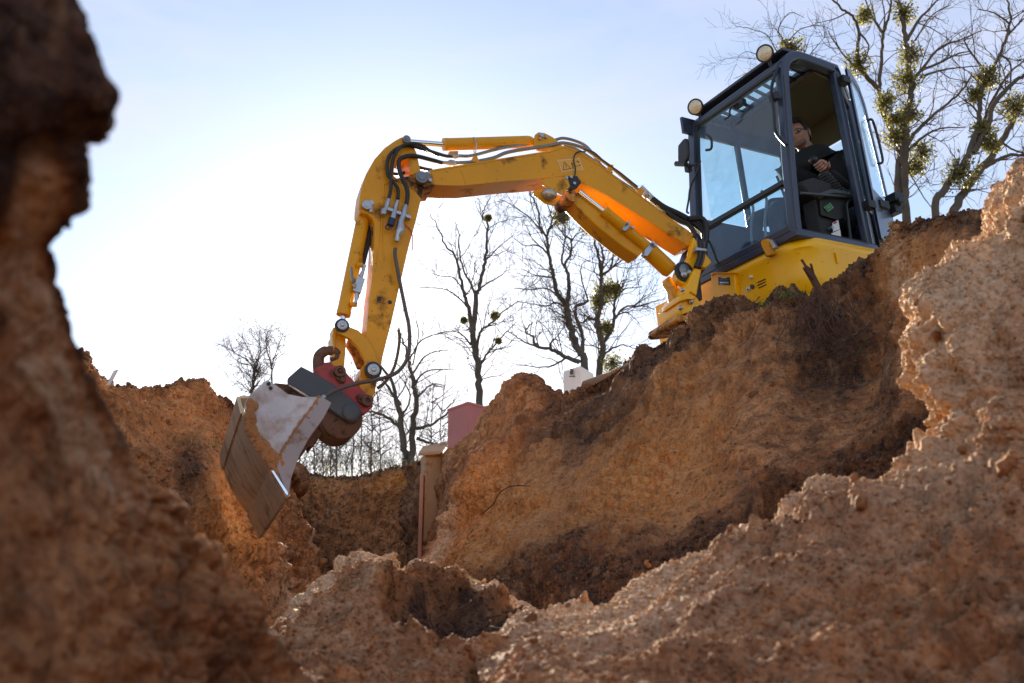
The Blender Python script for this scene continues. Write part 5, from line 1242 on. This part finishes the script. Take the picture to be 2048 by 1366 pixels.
# hair cap
V = []; f = []; hm = MB()
for i in range(13):
    t = math.pi*0.62*i/12
    for k in range(nS):
        a = 2*math.pi*k/nS; x = math.sin(t)*math.cos(a); y = math.sin(t)*math.sin(a); z = math.cos(t)
        lim = 0.60 if x > 0.45 else (0.05 if x > -0.05 else -0.45)
        zz_ = max(z, lim) if True else z
        r_ = 1.07+0.02*math.sin(k*3.1+i)
        V.append(HD + hx*(x*0.108*r_-0.002) + hy*y*0.085*r_ + hz*(zz_*0.132*r_ if z > lim else zz_*0.132))
for i in range(12):
    for k in range(nS): k2 = (k+1) % nS; f.append((i*nS+k, (i+1)*nS+k, (i+1)*nS+k2, i*nS+k2))
hm.add(V, f).build('hair', HAIR, headN, angle=80)
bd = MB()
for k in range(9):
    a = -0.9+1.8*k/8; bd.ball(HD+hx*(0.080*math.cos(a)+0.010)+hy*0.063*math.sin(a)-hz*(0.096-0.02*abs(a)), 0.021, seg=8, rings=5)
bd.build('beard', mat('stubble', (0.20,0.11,0.08), 0.9, bump=0.5, bscale=200), headN)
gl = MB()
for s in (1, -1):
    c = HD+hx*0.112+hy*0.036*s+hz*0.006
    gl.tube([c+hy*0.027*math.cos(a)+hz*0.018*math.sin(a)-hx*0.008*abs(math.cos(a)) for a in [2*math.pi*k/14 for k in range(14)]], 0.0028, 5, closed=True)
    gl.tube([c+hy*0.027*s-hx*0.008+hz*0.006, HD+hy*0.080*s+hx*0.03+hz*0.012, HD+hy*0.080*s-hx*0.01+hz*0.010], 0.0026, 5)
gl.tube([HD+hx*0.106+hy*0.008+hz*0.008, HD+hx*0.106-hy*0.008+hz*0.008], 0.0025, 5)
gl.build('glasses', BLK2, headN)
# near hand on the joystick: palm + four curled fingers + thumb
JG = jt.lerp(HT, 0.35); jd = (jt-HT).normalized(); fo = (jt - WR); fo = (fo - jd*fo.dot(jd)).normalized(); sd_ = EY
pv = [WR, WR.lerp(JG, 0.35)+sd_*0.02, WR.lerp(JG, 0.62)+sd_*0.032]
V = [WR+(WR-JG)*0.25, WR+sd_*0.01, WR.lerp(JG,0.6)+sd_*0.030]; E_ = [(0,1),(1,2)]; R_ = [0.030,(0.030,0.022),(0.034,0.020)]
kn0 = WR.lerp(JG, 0.75)+sd_*0.034
for k in range(4):
    off = jd*(0.030-0.021*k); ln_ = (0.040,0.043,0.040,0.032)[k]
    b0 = kn0+off; b1_ = b0+fo*ln_*0.9+sd_*0.004; b2_ = b1_+fo*0.012-sd_*0.030; b3_ = b2_-fo*0.022-sd_*0.012
    i0 = len(V); V += [b0, b1_, b2_, b3_]; E_ += [(2,i0),(i0,i0+1),(i0+1,i0+2),(i0+2,i0+3)]; R_ += [0.0115,0.0105,0.0095,0.008]
i0 = len(V); V += [WR.lerp(JG,0.35)-sd_*0.015+jd*0.03, JG-sd_*0.028+jd*0.045, JG-sd_*0.020+jd*0.065+fo*0.01]; E_ += [(1,i0),(i0,i0+1),(i0+1,i0+2)]; R_ += [0.014,0.012,0.010]
skin_fig('hand', V, E_, R_, SKIN, man, 0, 2)
MB().box(ch+EX*0.15+EY*0.02, EX*0.002, EY*0.03, EZ*0.012).build('chest_logo', LBL_W, man)

# ================================================================== bare trees
BARK = mat('bark', (0.095,0.075,0.06), 0.9, bump=0.5, bscale=30, var=0.25)
TWIG = mat('twig_bark', (0.10,0.075,0.06), 0.9, var=0.2)
def leafmat(name, c):
    m = bpy.data.materials.new(name); m.use_nodes = True; nt = m.node_tree; b = nt.nodes['Principled BSDF']
    b.inputs['Roughness'].default_value = 0.5
    g = N(nt, 'ShaderNodeNewGeometry'); r = N(nt, 'ShaderNodeMapRange'); r.inputs[3].default_value = 0.45; r.inputs[4].default_value = 1.6
    s = N(nt, 'ShaderNodeVectorMath', operation='SCALE'); s.inputs[0].default_value = c
    nt.links.new(g.outputs['Random Per Island'], r.inputs[0]); nt.links.new(r.outputs[0], s.inputs['Scale']); nt.links.new(s.outputs[0], b.inputs['Base Color'])
    t = N(nt, 'ShaderNodeBsdfTranslucent'); nt.links.new(s.outputs[0], t.inputs[0])
    mx = N(nt, 'ShaderNodeMixShader'); mx.inputs[0].default_value = 0.4; o = nt.nodes['Material Output']
    nt.links.new(b.outputs[0], mx.inputs[1]); nt.links.new(t.outputs[0], mx.inputs[2]); nt.links.new(mx.outputs[0], o.inputs[0])
    return m
MIST = leafmat('mistletoe_leaf', (0.24,0.215,0.055)); GRASS = leafmat('grass_blade', (0.12,0.20,0.03)); DRYG = leafmat('dry_grass', (0.26,0.21,0.09))
def uvec(rs): 
    while True:
        v = Vector((rs.uniform(-1,1), rs.uniform(-1,1), rs.uniform(-1,1)))
        if 0.1 < v.length < 1: return v.normalized()
def grow(mb, p, d, ln, r, lvl, rs, up=0.12, pods=None):
    n = 4 if lvl > 0 else 3; P = [p]; q = p; dd = d
    for i in range(n):
        dd = (dd + uvec(rs)*0.38 + Vector((0,0,up))*0.6).normalized(); q = q + dd*ln/n; P.append(q)
    mb.tube(P, [max(0.003, r*(1-0.75*i/n)) for i in range(n+1)], 3 if lvl < 2 else 4, cap=False)
    if lvl > 0:
        for k in range(rs.randint(3, 5)):
            i = rs.randint(1, n); t = (P[i]-P[i-1]).normalized()
            nd = (t*0.8 + uvec(rs)*0.85 + Vector((0,0,up))).normalized()
            grow(mb, P[i], nd, ln*rs.uniform(0.40,0.72), r*0.5, lvl-1, rs, up)
def tree(name, label, limbs, D, seed, mist=(), group=None, dens=1.0, zz=lambda x, y: (x, y), cat='tree', lenf=1.0, thick=1.0):
    """limbs: list of (points, start radius px, end radius px), pixel polylines; the first is the trunk"""
    rs = random.Random(seed); k = D/F
    P0 = at(*zz(*limbs[0][0][0]), D); base = Vector((P0.x, P0.y, GZ-0.1))
    root = empty(name, base, label, cat, group); done = []
    tw = MB()
    for li, (pts, r0, r1) in enumerate(limbs):
        px = [zz(*p) for p in pts]
        if li == 0: d0 = D; sl = 0
        else:
            best = min(done, key=lambda q: (q[0]-px[0][0])**2+(q[1]-px[0][1])**2); d0 = best[2]; sl = rs.uniform(-0.5, 0.5)
        W = []; acc = 0
        for i, (x, y) in enumerate(px):
            if i: acc += math.hypot(x-px[i-1][0], y-px[i-1][1])
            W.append(at(x, y, d0 + sl*acc*k)); done.append((x, y, d0+sl*acc*k))
        for i in range(1, len(px)):          # denser look-up
            for t in (0.25,0.5,0.75):
                done.append((px[i-1][0]*(1-t)+px[i][0]*t, px[i-1][1]*(1-t)+px[i][1]*t, W[i-1].lerp(W[i],t).y))
        if li == 0: W = [base, base.lerp(W[0],0.6)+Vector((0.03,0,0))] + W
        C = cr(W, 5); n = len(C)
        C = [p + uvec(rs)*(r0*k*0.35) if 0 < i < n-1 else p for i, p in enumerate(C)]
        R_ = [k*thick*(r0+(r1-r0)*(i/(n-1))**0.8) for i in range(n)]
        MB().tube(C, R_, 8 if r0 > 4 else 6).build('trunk' if li == 0 else 'branch', BARK, root, angle=80)
        L_ = sum((b-a).length for a, b in zip(C, C[1:]))
        vis0 = 12 if li == 0 else int(n*0.15)
        ns = int(dens*(4+L_*2.6))
        for s in range(ns):
            i = rs.randint(min(vis0, n-2), n-1); t = (C[i]-C[i-1]).normalized(); f_ = i/(n-1)
            d = (t*0.75 + uvec(rs)*0.9 + Vector((0,0,0.15))).normalized()
            lv = 2 if rs.random() < 0.30 else 1
            grow(tw, C[i], d, lenf*rs.uniform(0.5,1.3)*(0.55+0.05*D)*(1.15-0.6*f_)*0.75, min(R_[i]*0.6, 0.018), lv, rs)
    o = tw.build('twigs', TWIG, root, angle=180); o['kind'] = 'stuff'
    for x, y, r in mist:
        mistletoe(zz, x, y, r, D, rs, root)
    return root
def mistletoe(zz, x, y, r, D, rs, root):
    a = zz(x, y); b = zz(x+r, y); R = abs(b[0]-a[0])*D/F; c = at(a[0], a[1], D); mb = MB(); st = MB()
    R *= 1.22; n = int(200+520*min(1, R/0.8))
    lobes = [(uvec(rs)*R*0.45, rs.uniform(0.4,0.7)) for _ in range(7)]
    for i in range(n):
        lo_, s_ = rs.choice(lobes); v = uvec(rs); q = c + (lo_*0.35 + v*R*rs.uniform(0.25,1.0) if i % 3 else lo_ + v*R*s_*(rs.random()**0.45))
        d = (v+uvec(rs)*0.8).normalized(); u = d.orthogonal().normalized()*rs.choice((1,-1)); ll = rs.uniform(0.045,0.085); wv = ll*0.28
        for sg in (1,-1):
            dd = (d+u*0.6*sg).normalized(); s2 = dd.cross(uvec(rs)).normalized()*wv
            mb.add([q, q+dd*ll*0.5+s2, q+dd*ll, q+dd*ll*0.5-s2], [(0,1,2,3)])
        if i % 4 == 0: st.tube([c, c.lerp(q,0.5)+uvec(rs)*R*0.08, q], [0.010,0.006,0.004], 3, cap=False)
    o = mb.build('mistletoe', MIST, root, angle=180); o['kind'] = 'stuff'; st.build('mistletoe_stems', TWIG, o, angle=180)['kind'] = 'stuff'
zT = lambda x, y: (840+x/3.415, 380+y/3.415)
z5t = lambda x, y: (1460+x/3.104, y/3.104)
z7t = lambda x, y: (560+x/2.529, 640+y/2.529)
z6t = lambda x, y: (430+x/2.969, 620+y/2.969)
tree('bare_tree', 'tall slim bare tree standing behind the red cabinet, forking into upright stems', [
 ([(405,1366),(400,1250),(365,1050),(355,940)], 8, 6),
 ([(355,940),(330,800),(300,700),(270,570),(240,450),(170,370),(120,250),(70,170)], 5, 0.8),
 ([(365,960),(380,740),(400,680),(440,520),(455,400),(460,250),(430,180),(440,120),(480,50)], 6, 0.8),
 ([(380,740),(350,640),(300,560),(270,420),(265,300),(240,220)], 3.4, 0.7),
 ([(400,1230),(430,1160),(490,1080),(580,980),(660,900)], 4.0, 0.8),
 ([(385,1150),(400,1020),(420,960),(520,880),(590,810),(680,755)], 4.0, 0.7),
 ([(400,680),(470,630),(560,580),(600,530)], 2.4, 0.6), ([(290,680),(230,600),(150,590),(50,560)], 1.8, 0.5),
 ([(320,800),(270,740),(200,690),(110,670),(0,665)], 2.2, 0.6), ([(345,1060),(300,1000),(220,965),(100,990)], 2.4, 0.6),
 ([(450,480),(500,430),(560,370),(640,310)], 2.2, 0.6), ([(455,300),(500,240),(600,200)], 1.6, 0.5)],
 24, 11, [(512,860,22),(465,190,17),(300,890,14),(535,1030,13)], zz=zT, dens=0.85)
tree('bare_tree', 'crooked bare tree behind the white box with a mistletoe ball near its top', [
 ([(1130,1200),(1080,1090),(1040,980),(1010,880),(1005,780)], 8.5, 7),
 ([(1005,780),(960,740),(920,650),(905,560),(885,480),(870,380),(860,320),(820,240),(800,120),(760,30),(740,-60)], 6, 1),
 ([(860,320),(890,250),(900,200),(880,120),(850,20)], 3.4, 0.8),
 ([(1005,780),(1020,650),(1005,560),(990,520),(1025,440),(1030,350),(980,300),(920,230)], 5, 1),
 ([(985,520),(965,480),(985,380),(990,260),(960,140),(970,60)], 2.6, 0.7),
 ([(1105,1140),(1110,1000),(1070,880),(1065,800),(1150,760)], 4.4, 3),
 ([(1010,820),(940,770),(860,790),(780,780),(660,760)], 2.8, 0.7), ([(970,740),(900,690),(840,670),(760,680),(640,670)], 2.6, 0.7),
 ([(905,600),(840,590),(780,580),(690,535)], 2.4, 0.6), ([(880,450),(840,400),(780,375),(720,380),(640,330)], 2.6, 0.6),
 ([(870,330),(760,200),(640,110),(540,60)], 2.0, 0.6), ([(1030,360),(1070,300),(1130,280)], 1.8, 0.6),
 ([(1090,1180),(990,1140),(900,1090),(800,1070),(770,1000),(720,970),(770,900)], 5.5, 1.2),
 ([(900,1090),(890,1050),(930,1020),(950,1070)], 3, 1), ([(1000,1145),(900,1200),(800,1210),(650,1190)], 2.6, 0.7),
 ([(1010,880),(960,850),(900,820),(880,800)], 2.2, 0.7), ([(820,1075),(720,1040),(640,990),(600,960)], 2.4, 0.7)],
 23, 12, [(965,190,62)], zz=zT, dens=1.1)
tree('bare_tree', 'crooked bare tree right of the white box with large green mistletoe clumps', [
 ([(1230,1260),(1240,1120),(1245,1030),(1215,940),(1215,870)], 7.5, 6),
 ([(1215,870),(1240,780),(1235,600),(1225,480),(1195,380),(1210,290),(1180,200)], 5.5, 1.2),
 ([(1240,600),(1250,450),(1230,360),(1190,280)], 3.6, 1), ([(1245,580),(1280,560),(1310,530),(1370,490),(1420,430)], 3.6, 1),
 ([(1300,540),(1320,450),(1330,380),(1340,330)], 2.8, 0.8),
 ([(1250,1040),(1320,930),(1325,830),(1340,740),(1400,680),(1520,660)], 5, 0.8),
 ([(1330,880),(1400,800),(1500,790),(1600,760),(1670,745)], 3, 0.6), ([(1340,860),(1420,840),(1500,915)], 1.8, 0.6),
 ([(1215,890),(1150,880),(1100,910),(1060,860),(1000,850)], 3, 0.8), ([(1330,740),(1380,620),(1470,620)], 1.8, 0.6),
 ([(1240,1150),(1300,1090),(1390,1060),(1480,1090)], 3.4, 0.8), ([(1150,760),(1100,600),(1110,500),(1170,480)], 2.0, 0.6), ([(1500,790),(1560,800),(1605,822)], 1.5, 0.5)],
 25, 13, [(1240,690,95),(1225,770,60),(1330,680,50),(1270,940,50),(1320,1180,88),(1150,250,55)], zz=zT, dens=1.0)
tree('bare_tree', 'tall twin-stemmed bare tree full of mistletoe rising behind the cab', [
 ([(1092,1366),(1090,1200),(1085,1000),(1090,850),(1085,750),(1110,640),(1130,540),(1110,420),(1095,300),(1080,170),(1050,30),(1010,-60)], 7, 3),
 ([(1055,1300),(1040,1100),(1050,950),(1000,800),(950,700),(930,580),(930,500),(940,350),(955,200),(990,100),(1000,-20)], 5.5, 1.5),
 ([(930,560),(860,490),(820,440),(800,380),(790,300),(800,200),(760,100),(700,60),(640,0),(600,-40)], 4, 1.2),
 ([(820,450),(740,380),(660,280),(610,190)], 2, 0.7), ([(800,200),(850,260),(860,300),(830,400)], 1.8, 0.8),
 ([(1100,250),(1160,140),(1230,60),(1300,-10)], 3, 1.2), ([(1130,500),(1190,430),(1300,300),(1420,250),(1560,190)], 3, 0.7),
 ([(1180,440),(1300,390),(1420,330),(1500,320)], 2.4, 0.7), ([(1180,480),(1300,440),(1420,420),(1580,410)], 2.2, 0.6),
 ([(1090,980),(1110,880),(1200,770),(1280,700),(1400,600),(1470,520),(1500,450)], 4, 1), ([(1100,940),(1200,850),(1300,800),(1460,790)], 2.6, 0.7),
 ([(945,200),(880,100),(840,0)], 2.6, 1), ([(950,200),(960,100),(940,-20)], 1.8, 0.8), ([(1150,250),(1250,100),(1370,30)], 1.6, 0.6), ([(1090,1040),(1130,1100),(1200,1220),(1260,1300)], 1.4, 0.5)],
 20, 14, [(830,95,62),(1080,85,78),(1120,345,80),(1090,490,95),(795,400,78),(960,640,72),(1120,700,72),(1030,740,60),(1020,840,88),(1200,950,78),(1150,1040,55)], zz=z5t, dens=0.75, thick=1.6)
tree('bare_tree', 'leaning bare tree with mistletoe at the right edge, two stems spreading from low down', [
 ([(1270,1366),(1330,1170),(1430,1050),(1500,900),(1540,780),(1550,650),(1580,500),(1650,390),(1720,220),(1740,80),(1700,-40)], 7, 1.2),
 ([(1380,1330),(1470,1160),(1600,1000),(1700,850),(1760,740),(1825,620),(1880,500)], 6.5, 3),
 ([(1510,950),(1600,780),(1640,640),(1750,520),(1825,470),(1900,430)], 4.5, 2), ([(1560,800),(1640,600),(1740,450),(1825,380)], 3, 1.2),
 ([(1580,1040),(1650,1000),(1740,960),(1825,965),(1900,960)], 3.4, 1.5), ([(1600,480),(1500,330),(1450,250)], 2.4, 0.8),
 ([(1720,220),(1780,160),(1840,100)], 2, 1), ([(1740,150),(1640,80),(1540,60)], 1.8, 0.6), ([(1450,1200),(1520,1180),(1600,1170)], 1.5, 0.6),
 ([(1680,340),(1740,400),(1740,560)], 2, 1), ([(1680,880),(1760,930),(1830,950)], 2, 1), ([(1540,700),(1480,640),(1420,660)], 1.8, 0.6)],
 18, 15, [(1440,1080,118),(1570,820,75),(1770,670,95),(1600,480,80),(1530,590,55),(1620,900,55)], zz=z5t, dens=0.8, thick=1.6)
tree('bare_tree', 'thin bare tree mostly hidden behind the cab, twigs and mistletoe by its roof lamp', [
 ([(480,1200),(470,800),(440,500),(400,360),(340,260)], 5, 2.5), ([(340,260),(300,180),(370,80),(460,110)], 2, 0.6), ([(380,340),(300,330),(230,220),(130,180),(30,160)], 2.2, 0.6),
 ([(340,260),(290,190),(270,160)], 1.6, 0.6), ([(420,440),(300,430),(150,440),(20,490)], 2, 0.5), ([(400,400),(250,380),(120,320),(50,350)], 1.8, 0.5), ([(345,270),(440,180),(560,160),(640,190)], 1.6, 0.5)],
 19, 16, [(380,300,85),(150,485,48)], zz=z5t, dens=0.6)
tree('bare_tree', 'small fine-twigged bare tree on the skyline left of the bucket', [
 ([(215,560),(220,490),(235,420),(235,350)], 3, 2.4), ([(235,400),(225,340),(180,290),(110,250),(60,220),(20,200)], 1.9, 0.6), ([(235,350),(220,280),(170,180),(130,130)], 1.6, 0.5),
 ([(335,470),(335,330),(310,250),(305,150),(330,120)], 2.4, 0.6), ([(335,340),(370,230),(410,130)], 1.6, 0.5), ([(235,370),(270,250),(260,160)], 1.4, 0.5), ([(220,500),(150,440),(100,450)], 1.2, 0.5)],
 30, 17, [], zz=z6t, dens=2.3, lenf=0.7)
tree('bare_tree', 'thick-trunked bare tree with spreading limbs seen between bucket and red cabinet', [
 ([(640,730),(635,700),(620,560),(600,450)], 9, 6), ([(668,760),(668,700),(670,560),(690,400),(670,300),(650,200),(620,100),(600,40)], 9, 1.2),
 ([(600,450),(560,300),(500,220),(470,180)], 5, 1), ([(620,560),(540,490),(450,460),(380,440)], 4.4, 1), ([(610,430),(540,330),(480,260),(440,250)], 3.4, 0.8),
 ([(690,550),(760,530),(850,470),(880,440)], 4.4, 1), ([(680,330),(740,260),(880,250)], 3, 0.8), ([(660,290),(740,180),(850,150)], 3, 0.8), ([(690,600),(760,620),(850,640)], 4, 1),
 ([(690,400),(760,330),(830,330)], 2.6, 0.7), ([(655,200),(720,100),(830,60)], 2.4, 0.7), ([(620,480),(660,380),(600,280)], 3, 0.8), ([(590,400),(640,300),(560,180)], 2, 0.6), ([(670,230),(700,80),(690,0)], 2, 0.6)],
 27, 18, [], zz=z7t, dens=0.6)
rs = random.Random(40)
bgt = [(600,800,42,2.6,'nearest to the bucket'),(628,760,38,3.0,'second from the bucket'),(662,800,45,2.6,'third from the bucket'),(674,740,36,3.6,'tallest close behind the bucket tip'),(706,745,40,3.4,'straight trunk in the middle of the row'),(742,750,38,3.2,'forked trunk left of the thick tree'),(760,790,46,2.6,'slender, close left of the thick tree'),(862,770,44,2.6,'right of the thick tree'),(884,750,40,2.6,'close beside the red cabinet'),(722,800,48,2.2,'faint far one in the gap'),(645,790,48,2.2,'faint far one near the bucket')]
for k, (x, yt, D, r, wd) in enumerate(bgt):
    lb_l = [([(x+rs.uniform(-3,3),970),(x,900),(x+rs.uniform(-6,6),850),(x+rs.uniform(-8,8),yt)], r, 0.8)]
    for j in range(8):
        y0 = rs.uniform(yt+20, 915); s = rs.choice((-1,1)); l = rs.uniform(25,60)
        lb_l.append(([(x,y0),(x+s*l*0.4,y0-l*rs.uniform(0.1,0.5)),(x+s*l*0.9,y0-l*rs.uniform(0.3,1.0))], r*0.5, 0.5))
    tree('woodland_tree', 'bare tree of the far wood, '+wd, lb_l, D, 60+k, [], 'bare trees of the far wood', dens=0.5, lenf=0.8)
# far scrub
sc_ = MB(); rs = random.Random(9)
for i in range(620):
    x = rs.uniform(585, 905)+rs.gauss(0,6); D = rs.uniform(36, 52); p = at(x, rs.uniform(930, 975), D)
    grow(sc_, p, (Vector((rs.uniform(-.5,.5),0,1))).normalized(), rs.uniform(0.5,3.4)*rs.random(), 0.012, 2 if rs.random()<0.3 else 1, rs, 0.0)
tag(sc_.build('scrub', TWIG), 'tangle of bare scrub at the foot of the far wood', 'scrub', kind='stuff')

# ================================================================== things on the bank
def vbox(name, corners, D, ztop_px, depthdir, label, cat, m, capm=None, zbot=GZ-0.02):
    """upright box: near vertical edge plus a left and a right corner, given by pixels and distances"""
    (xl, Dl), (xm, Dm), (xr, Dr) = corners
    pl, pm, pr = [at(x, ztop_px, d) for x, d in ((xl,Dl),(xm,Dm),(xr,Dr))]
    zt = pm.z; f_ = lambda p, z: Vector((p.x, p.y, z)); pb = pl+pr-pm
    R_ = [pl, pm, pr, pb]; root = empty(name, f_((pl+pr)/2, zbot), label, cat)
    MB().prism([f_(p, zbot) for p in R_], [f_(p, zt) for p in R_]).build('body', m, root, 0.012)
    return root, R_, zt
PINK = mat('faded_red_paint', (0.42,0.13,0.12), 0.6, dirt=0.15, dirt_col=(0.30,0.12,0.10), dirt_scale=4, var=0.12)
r_, C_, zt = vbox('utility_cabinet', ((896,12.4),(936,12.0),(984,12.35)), 12, 806, None, 'faded red utility cabinet standing on the field behind the trench', 'cabinet', PINK)
ctr = sum(C_, Vector())/4; f_ = lambda p, z, g: Vector((ctr.x+(p.x-ctr.x)*g, ctr.y+(p.y-ctr.y)*g, z))
MB().prism([f_(p, zt-0.015, 1.04) for p in C_], [f_(p, zt+0.02, 1.03) for p in C_]).build('lid', PINK, r_, 0.006)
r_, C_, zt = vbox('white_box', ((1125.5,9.4),(1161,9.2),(1188,9.5)), 9, 737, None, 'small white plastic meter box beside the clay pipes', 'meter box', WHITE)
ctr = sum(C_, Vector())/4
MB().prism([f_(p, zt-0.02, 1.02) for p in C_], [f_(p, zt+0.035, 0.97) for p in C_]).build('lid', WHITE, r_, 0.015)
pa = at(1143, 744, 9.27); MB().box(pa-Vector((0,0.008,0)), Vector((0.018,0,0)), Vector((0,0.008,0)), Vector((0,0,0.028))).build('latch', GREY, r_)
pa = at(1144, 751, 9.26); MB().box(pa-Vector((0,0.006,0.01)), Vector((0.03,0,0)), Vector((0,0.002,0)), Vector((0,0,0.005))).build('label_strip', LBL_K, r_)
# shoring post with cap board
WOOD = mat('weathered_timber', (0.42,0.25,0.13), 0.85, dirt=0.4, dirt_col=(0.20,0.10,0.05), dirt_scale=6, bump=0.5, bscale=40, var=0.2)
PNKW = mat('pinkish_board', (0.50,0.23,0.14), 0.8, var=0.15, bump=0.2)
p0 = at(860, 1000, 9.35); root = empty('shoring_post', Vector((p0.x, p0.y, -0.5)), 'sandy timber shoring post with slanted cap board at the trench corner', 'post')
tz = at(858, 912, 9.35).z
MB().box(Vector((p0.x, p0.y, (tz-0.5)/2)), Vector((0.075,0.03,0)), Vector((-0.03,0.075,0)), Vector((0,0,(tz+0.5)/2))).build('post', WOOD, root, 0.008)
c = [at(837,912,9.2), at(845,898,9.5), at(895,889,9.5), at(882,908,9.2)]
MB().prism(c, [p+Vector((0,0,0.03)) for p in c]).build('cap_board', WOOD, root, 0.004)
c0_ = at(842, 1040, 9.25); zt1 = at(842, 950, 9.25).z
MB().box(Vector((c0_.x, c0_.y, (zt1-0.4)/2)), Vector((0.018,0,0)), Vector((0,0.05,0)), Vector((0,0,(zt1+0.4)/2))).build('plank', PNKW, root, 0.003)
# clay pipes lying on the crest
CLAY = mat('clay_pipe', (0.24,0.15,0.10), 0.9, dirt=0.3, dirt_col=(0.16,0.10,0.07), dirt_scale=8, bump=0.4, bscale=25)
def pipe_(a, b, r, label):
    d = (b-a).normalized(); ln = (b-a).length; rt = empty('clay_pipe', (a+b)/2-Vector((0,0,r)), label, 'pipe', 'clay pipes on the bank')
    MB().lathe(a, b, [(0,r*0.82),(0,r*1.12),(0.06,r*1.14),(0.075,r),(ln*0.5,r*1.01),(ln,r),(ln,r*0.82),(ln-0.05,r*0.8),(0.05,r*0.8)], 22).build('pipe_wall', CLAY, rt, angle=40)
    return rt
pipe_(at(1358,697,6.3), at(1262,731,7.6), 0.058, 'thick broken clay pipe lying on the crest, dark hollow end towards the boom')
pipe_(at(1240,748,7.7), at(1172,772,8.1), 0.05, 'thinner clay pipe lying beside the white box')
# white marker stake
a = at(217, 762, 5.75); MB_ = MB().box(a+Vector((0.02,0,0.02)), Vector((0.012,0,0.004)), Vector((0,0.006,0)), Vector((0.018,0,0.05))).build('marker_stake', WHITE)
tag(MB_, 'tiny white stake on the crest at far left', 'stake')
# torn root stub and hanging roots under the crest
ROOT = mat('root_bark', (0.09,0.045,0.028), 0.9, bump=0.5, bscale=60, var=0.3)
rt = empty('root_stub', at(1650,600,4.6), 'broken brown root sticking up out of the crest before the yellow body', 'root')
MB().tube(cr([at(1690,640,4.62), at(1645,590,4.58), at(1622,550,4.55), at(1603,519,4.52)], 4), [0.026]*5+[0.02]*5+[0.007]*3, 7).build('main_root', ROOT, rt)
MB().tube(cr([at(1632,565,4.56), at(1612,542,4.5), at(1608,536,4.48)], 3), 0.008, 5).build('side_root', ROOT, rt)
MB().tube(cr([at(1630,560,4.56), at(1624,536,4.52), at(1621,528,4.5)], 3), 0.006, 5).build('side_root', ROOT, rt)
hr = MB(); rs = random.Random(21)
for i in range(80):
    x = rs.gauss(1625, 38); y = 580+abs(rs.gauss(0, 28)); Yd = 4.50-(y-560)*0.0022
    p = at(x, y, Yd-0.03); P = [p]; d = Vector((rs.uniform(-.5,.5), -0.05, -1)).normalized()
    for j in range(6):
        d = (d+uvec(rs)*0.5+Vector((0,-0.05,-0.12))).normalized(); p = p+d*rs.uniform(0.02,0.06); P.append(p)
    hr.tube(P, [0.0032*(1-0.12*j) for j in range(7)], 3, cap=False)
tag(hr.build('hanging_roots', ROOT), 'mat of fine roots hanging under the crest below the yellow body', 'roots', kind='stuff')
hr = MB()
for i in range(120):
    p = HOLE + Vector((rs.gauss(0,0.07), rs.gauss(0,0.1), 0.0+rs.uniform(-0.1,0.02))); P = [p]; d = uvec(rs)
    for j in range(5): d = (d+uvec(rs)*0.7).normalized(); p = p+d*rs.uniform(0.01,0.03); P.append(p)
    hr.tube(P, [0.0022]*6, 3, cap=False)
tag(hr.build('root_tangle', ROOT), 'dark tangle of roots in the hollow of the foreground mound', 'roots', kind='stuff')
o = MB().tube(cr([at(960,1030,5.85), at(985,1010,5.75), at(1000,985,5.65), at(1025,972,5.6), at(1060,972,5.55)], 5), 0.0035, 5).build('thin_root', ROOT); tag(o, 'single thin arched root on the orange face of the right bank', 'root')
def tuft(px, py, Y, n, h, m, label, spread=0.06):
    kd = 'stuff'
    mb = MB(); c = at(px, py, Y); rs = random.Random(int(px*7+py))
    for i in range(n):
        p = c+Vector((rs.gauss(0,spread), rs.gauss(0,spread*0.6), -0.01)); d = Vector((rs.uniform(-.9,.9), rs.uniform(-.9,.9), 1)).normalized(); hh = h*rs.uniform(0.5,1.2)
        s = d.cross(uvec(rs)).normalized()*0.0022; q = p+d*hh*0.6; e = q+(d+Vector((rs.uniform(-.5,.5),rs.uniform(-.5,.5),-0.6))).normalized()*hh*0.4
        mb.add([p-s, p+s, q+s*0.8, q-s*0.8, e], [(0,1,2,3),(3,2,4)])
    o = mb.build('grass_tuft', m, angle=180); return tag(o, label, 'grass', kind=kd)
tuft(1532, 612, 4.86, 22, 0.09, GRASS, 'green grass tuft just below the yellow body at the crest', 0.03)
tuft(1580, 592, 4.76, 40, 0.06, GRASS, 'broad green grass patch on the crest before the yellow body', 0.07)
tuft(905, 1172, 2.93, 40, 0.06, GRASS, 'small green tuft on top of the foreground mound', 0.025)
tuft(1035, 1250, 2.7, 40, 0.05, GRASS, 'short green tuft right of the dark hollow in the mound', 0.03)
tuft(380, 900, 6.3, 140, 0.16, DRYG, 'dry grass clinging to the face of the left bank', 0.12)
tuft(790, 932, 11.3, 90, 0.09, DRYG, 'low grass along the top of the end wall under the thick tree', 0.35)
tuft(700, 950, 11.6, 90, 0.09, DRYG, 'dry grass on the top edge of the end wall', 0.4)
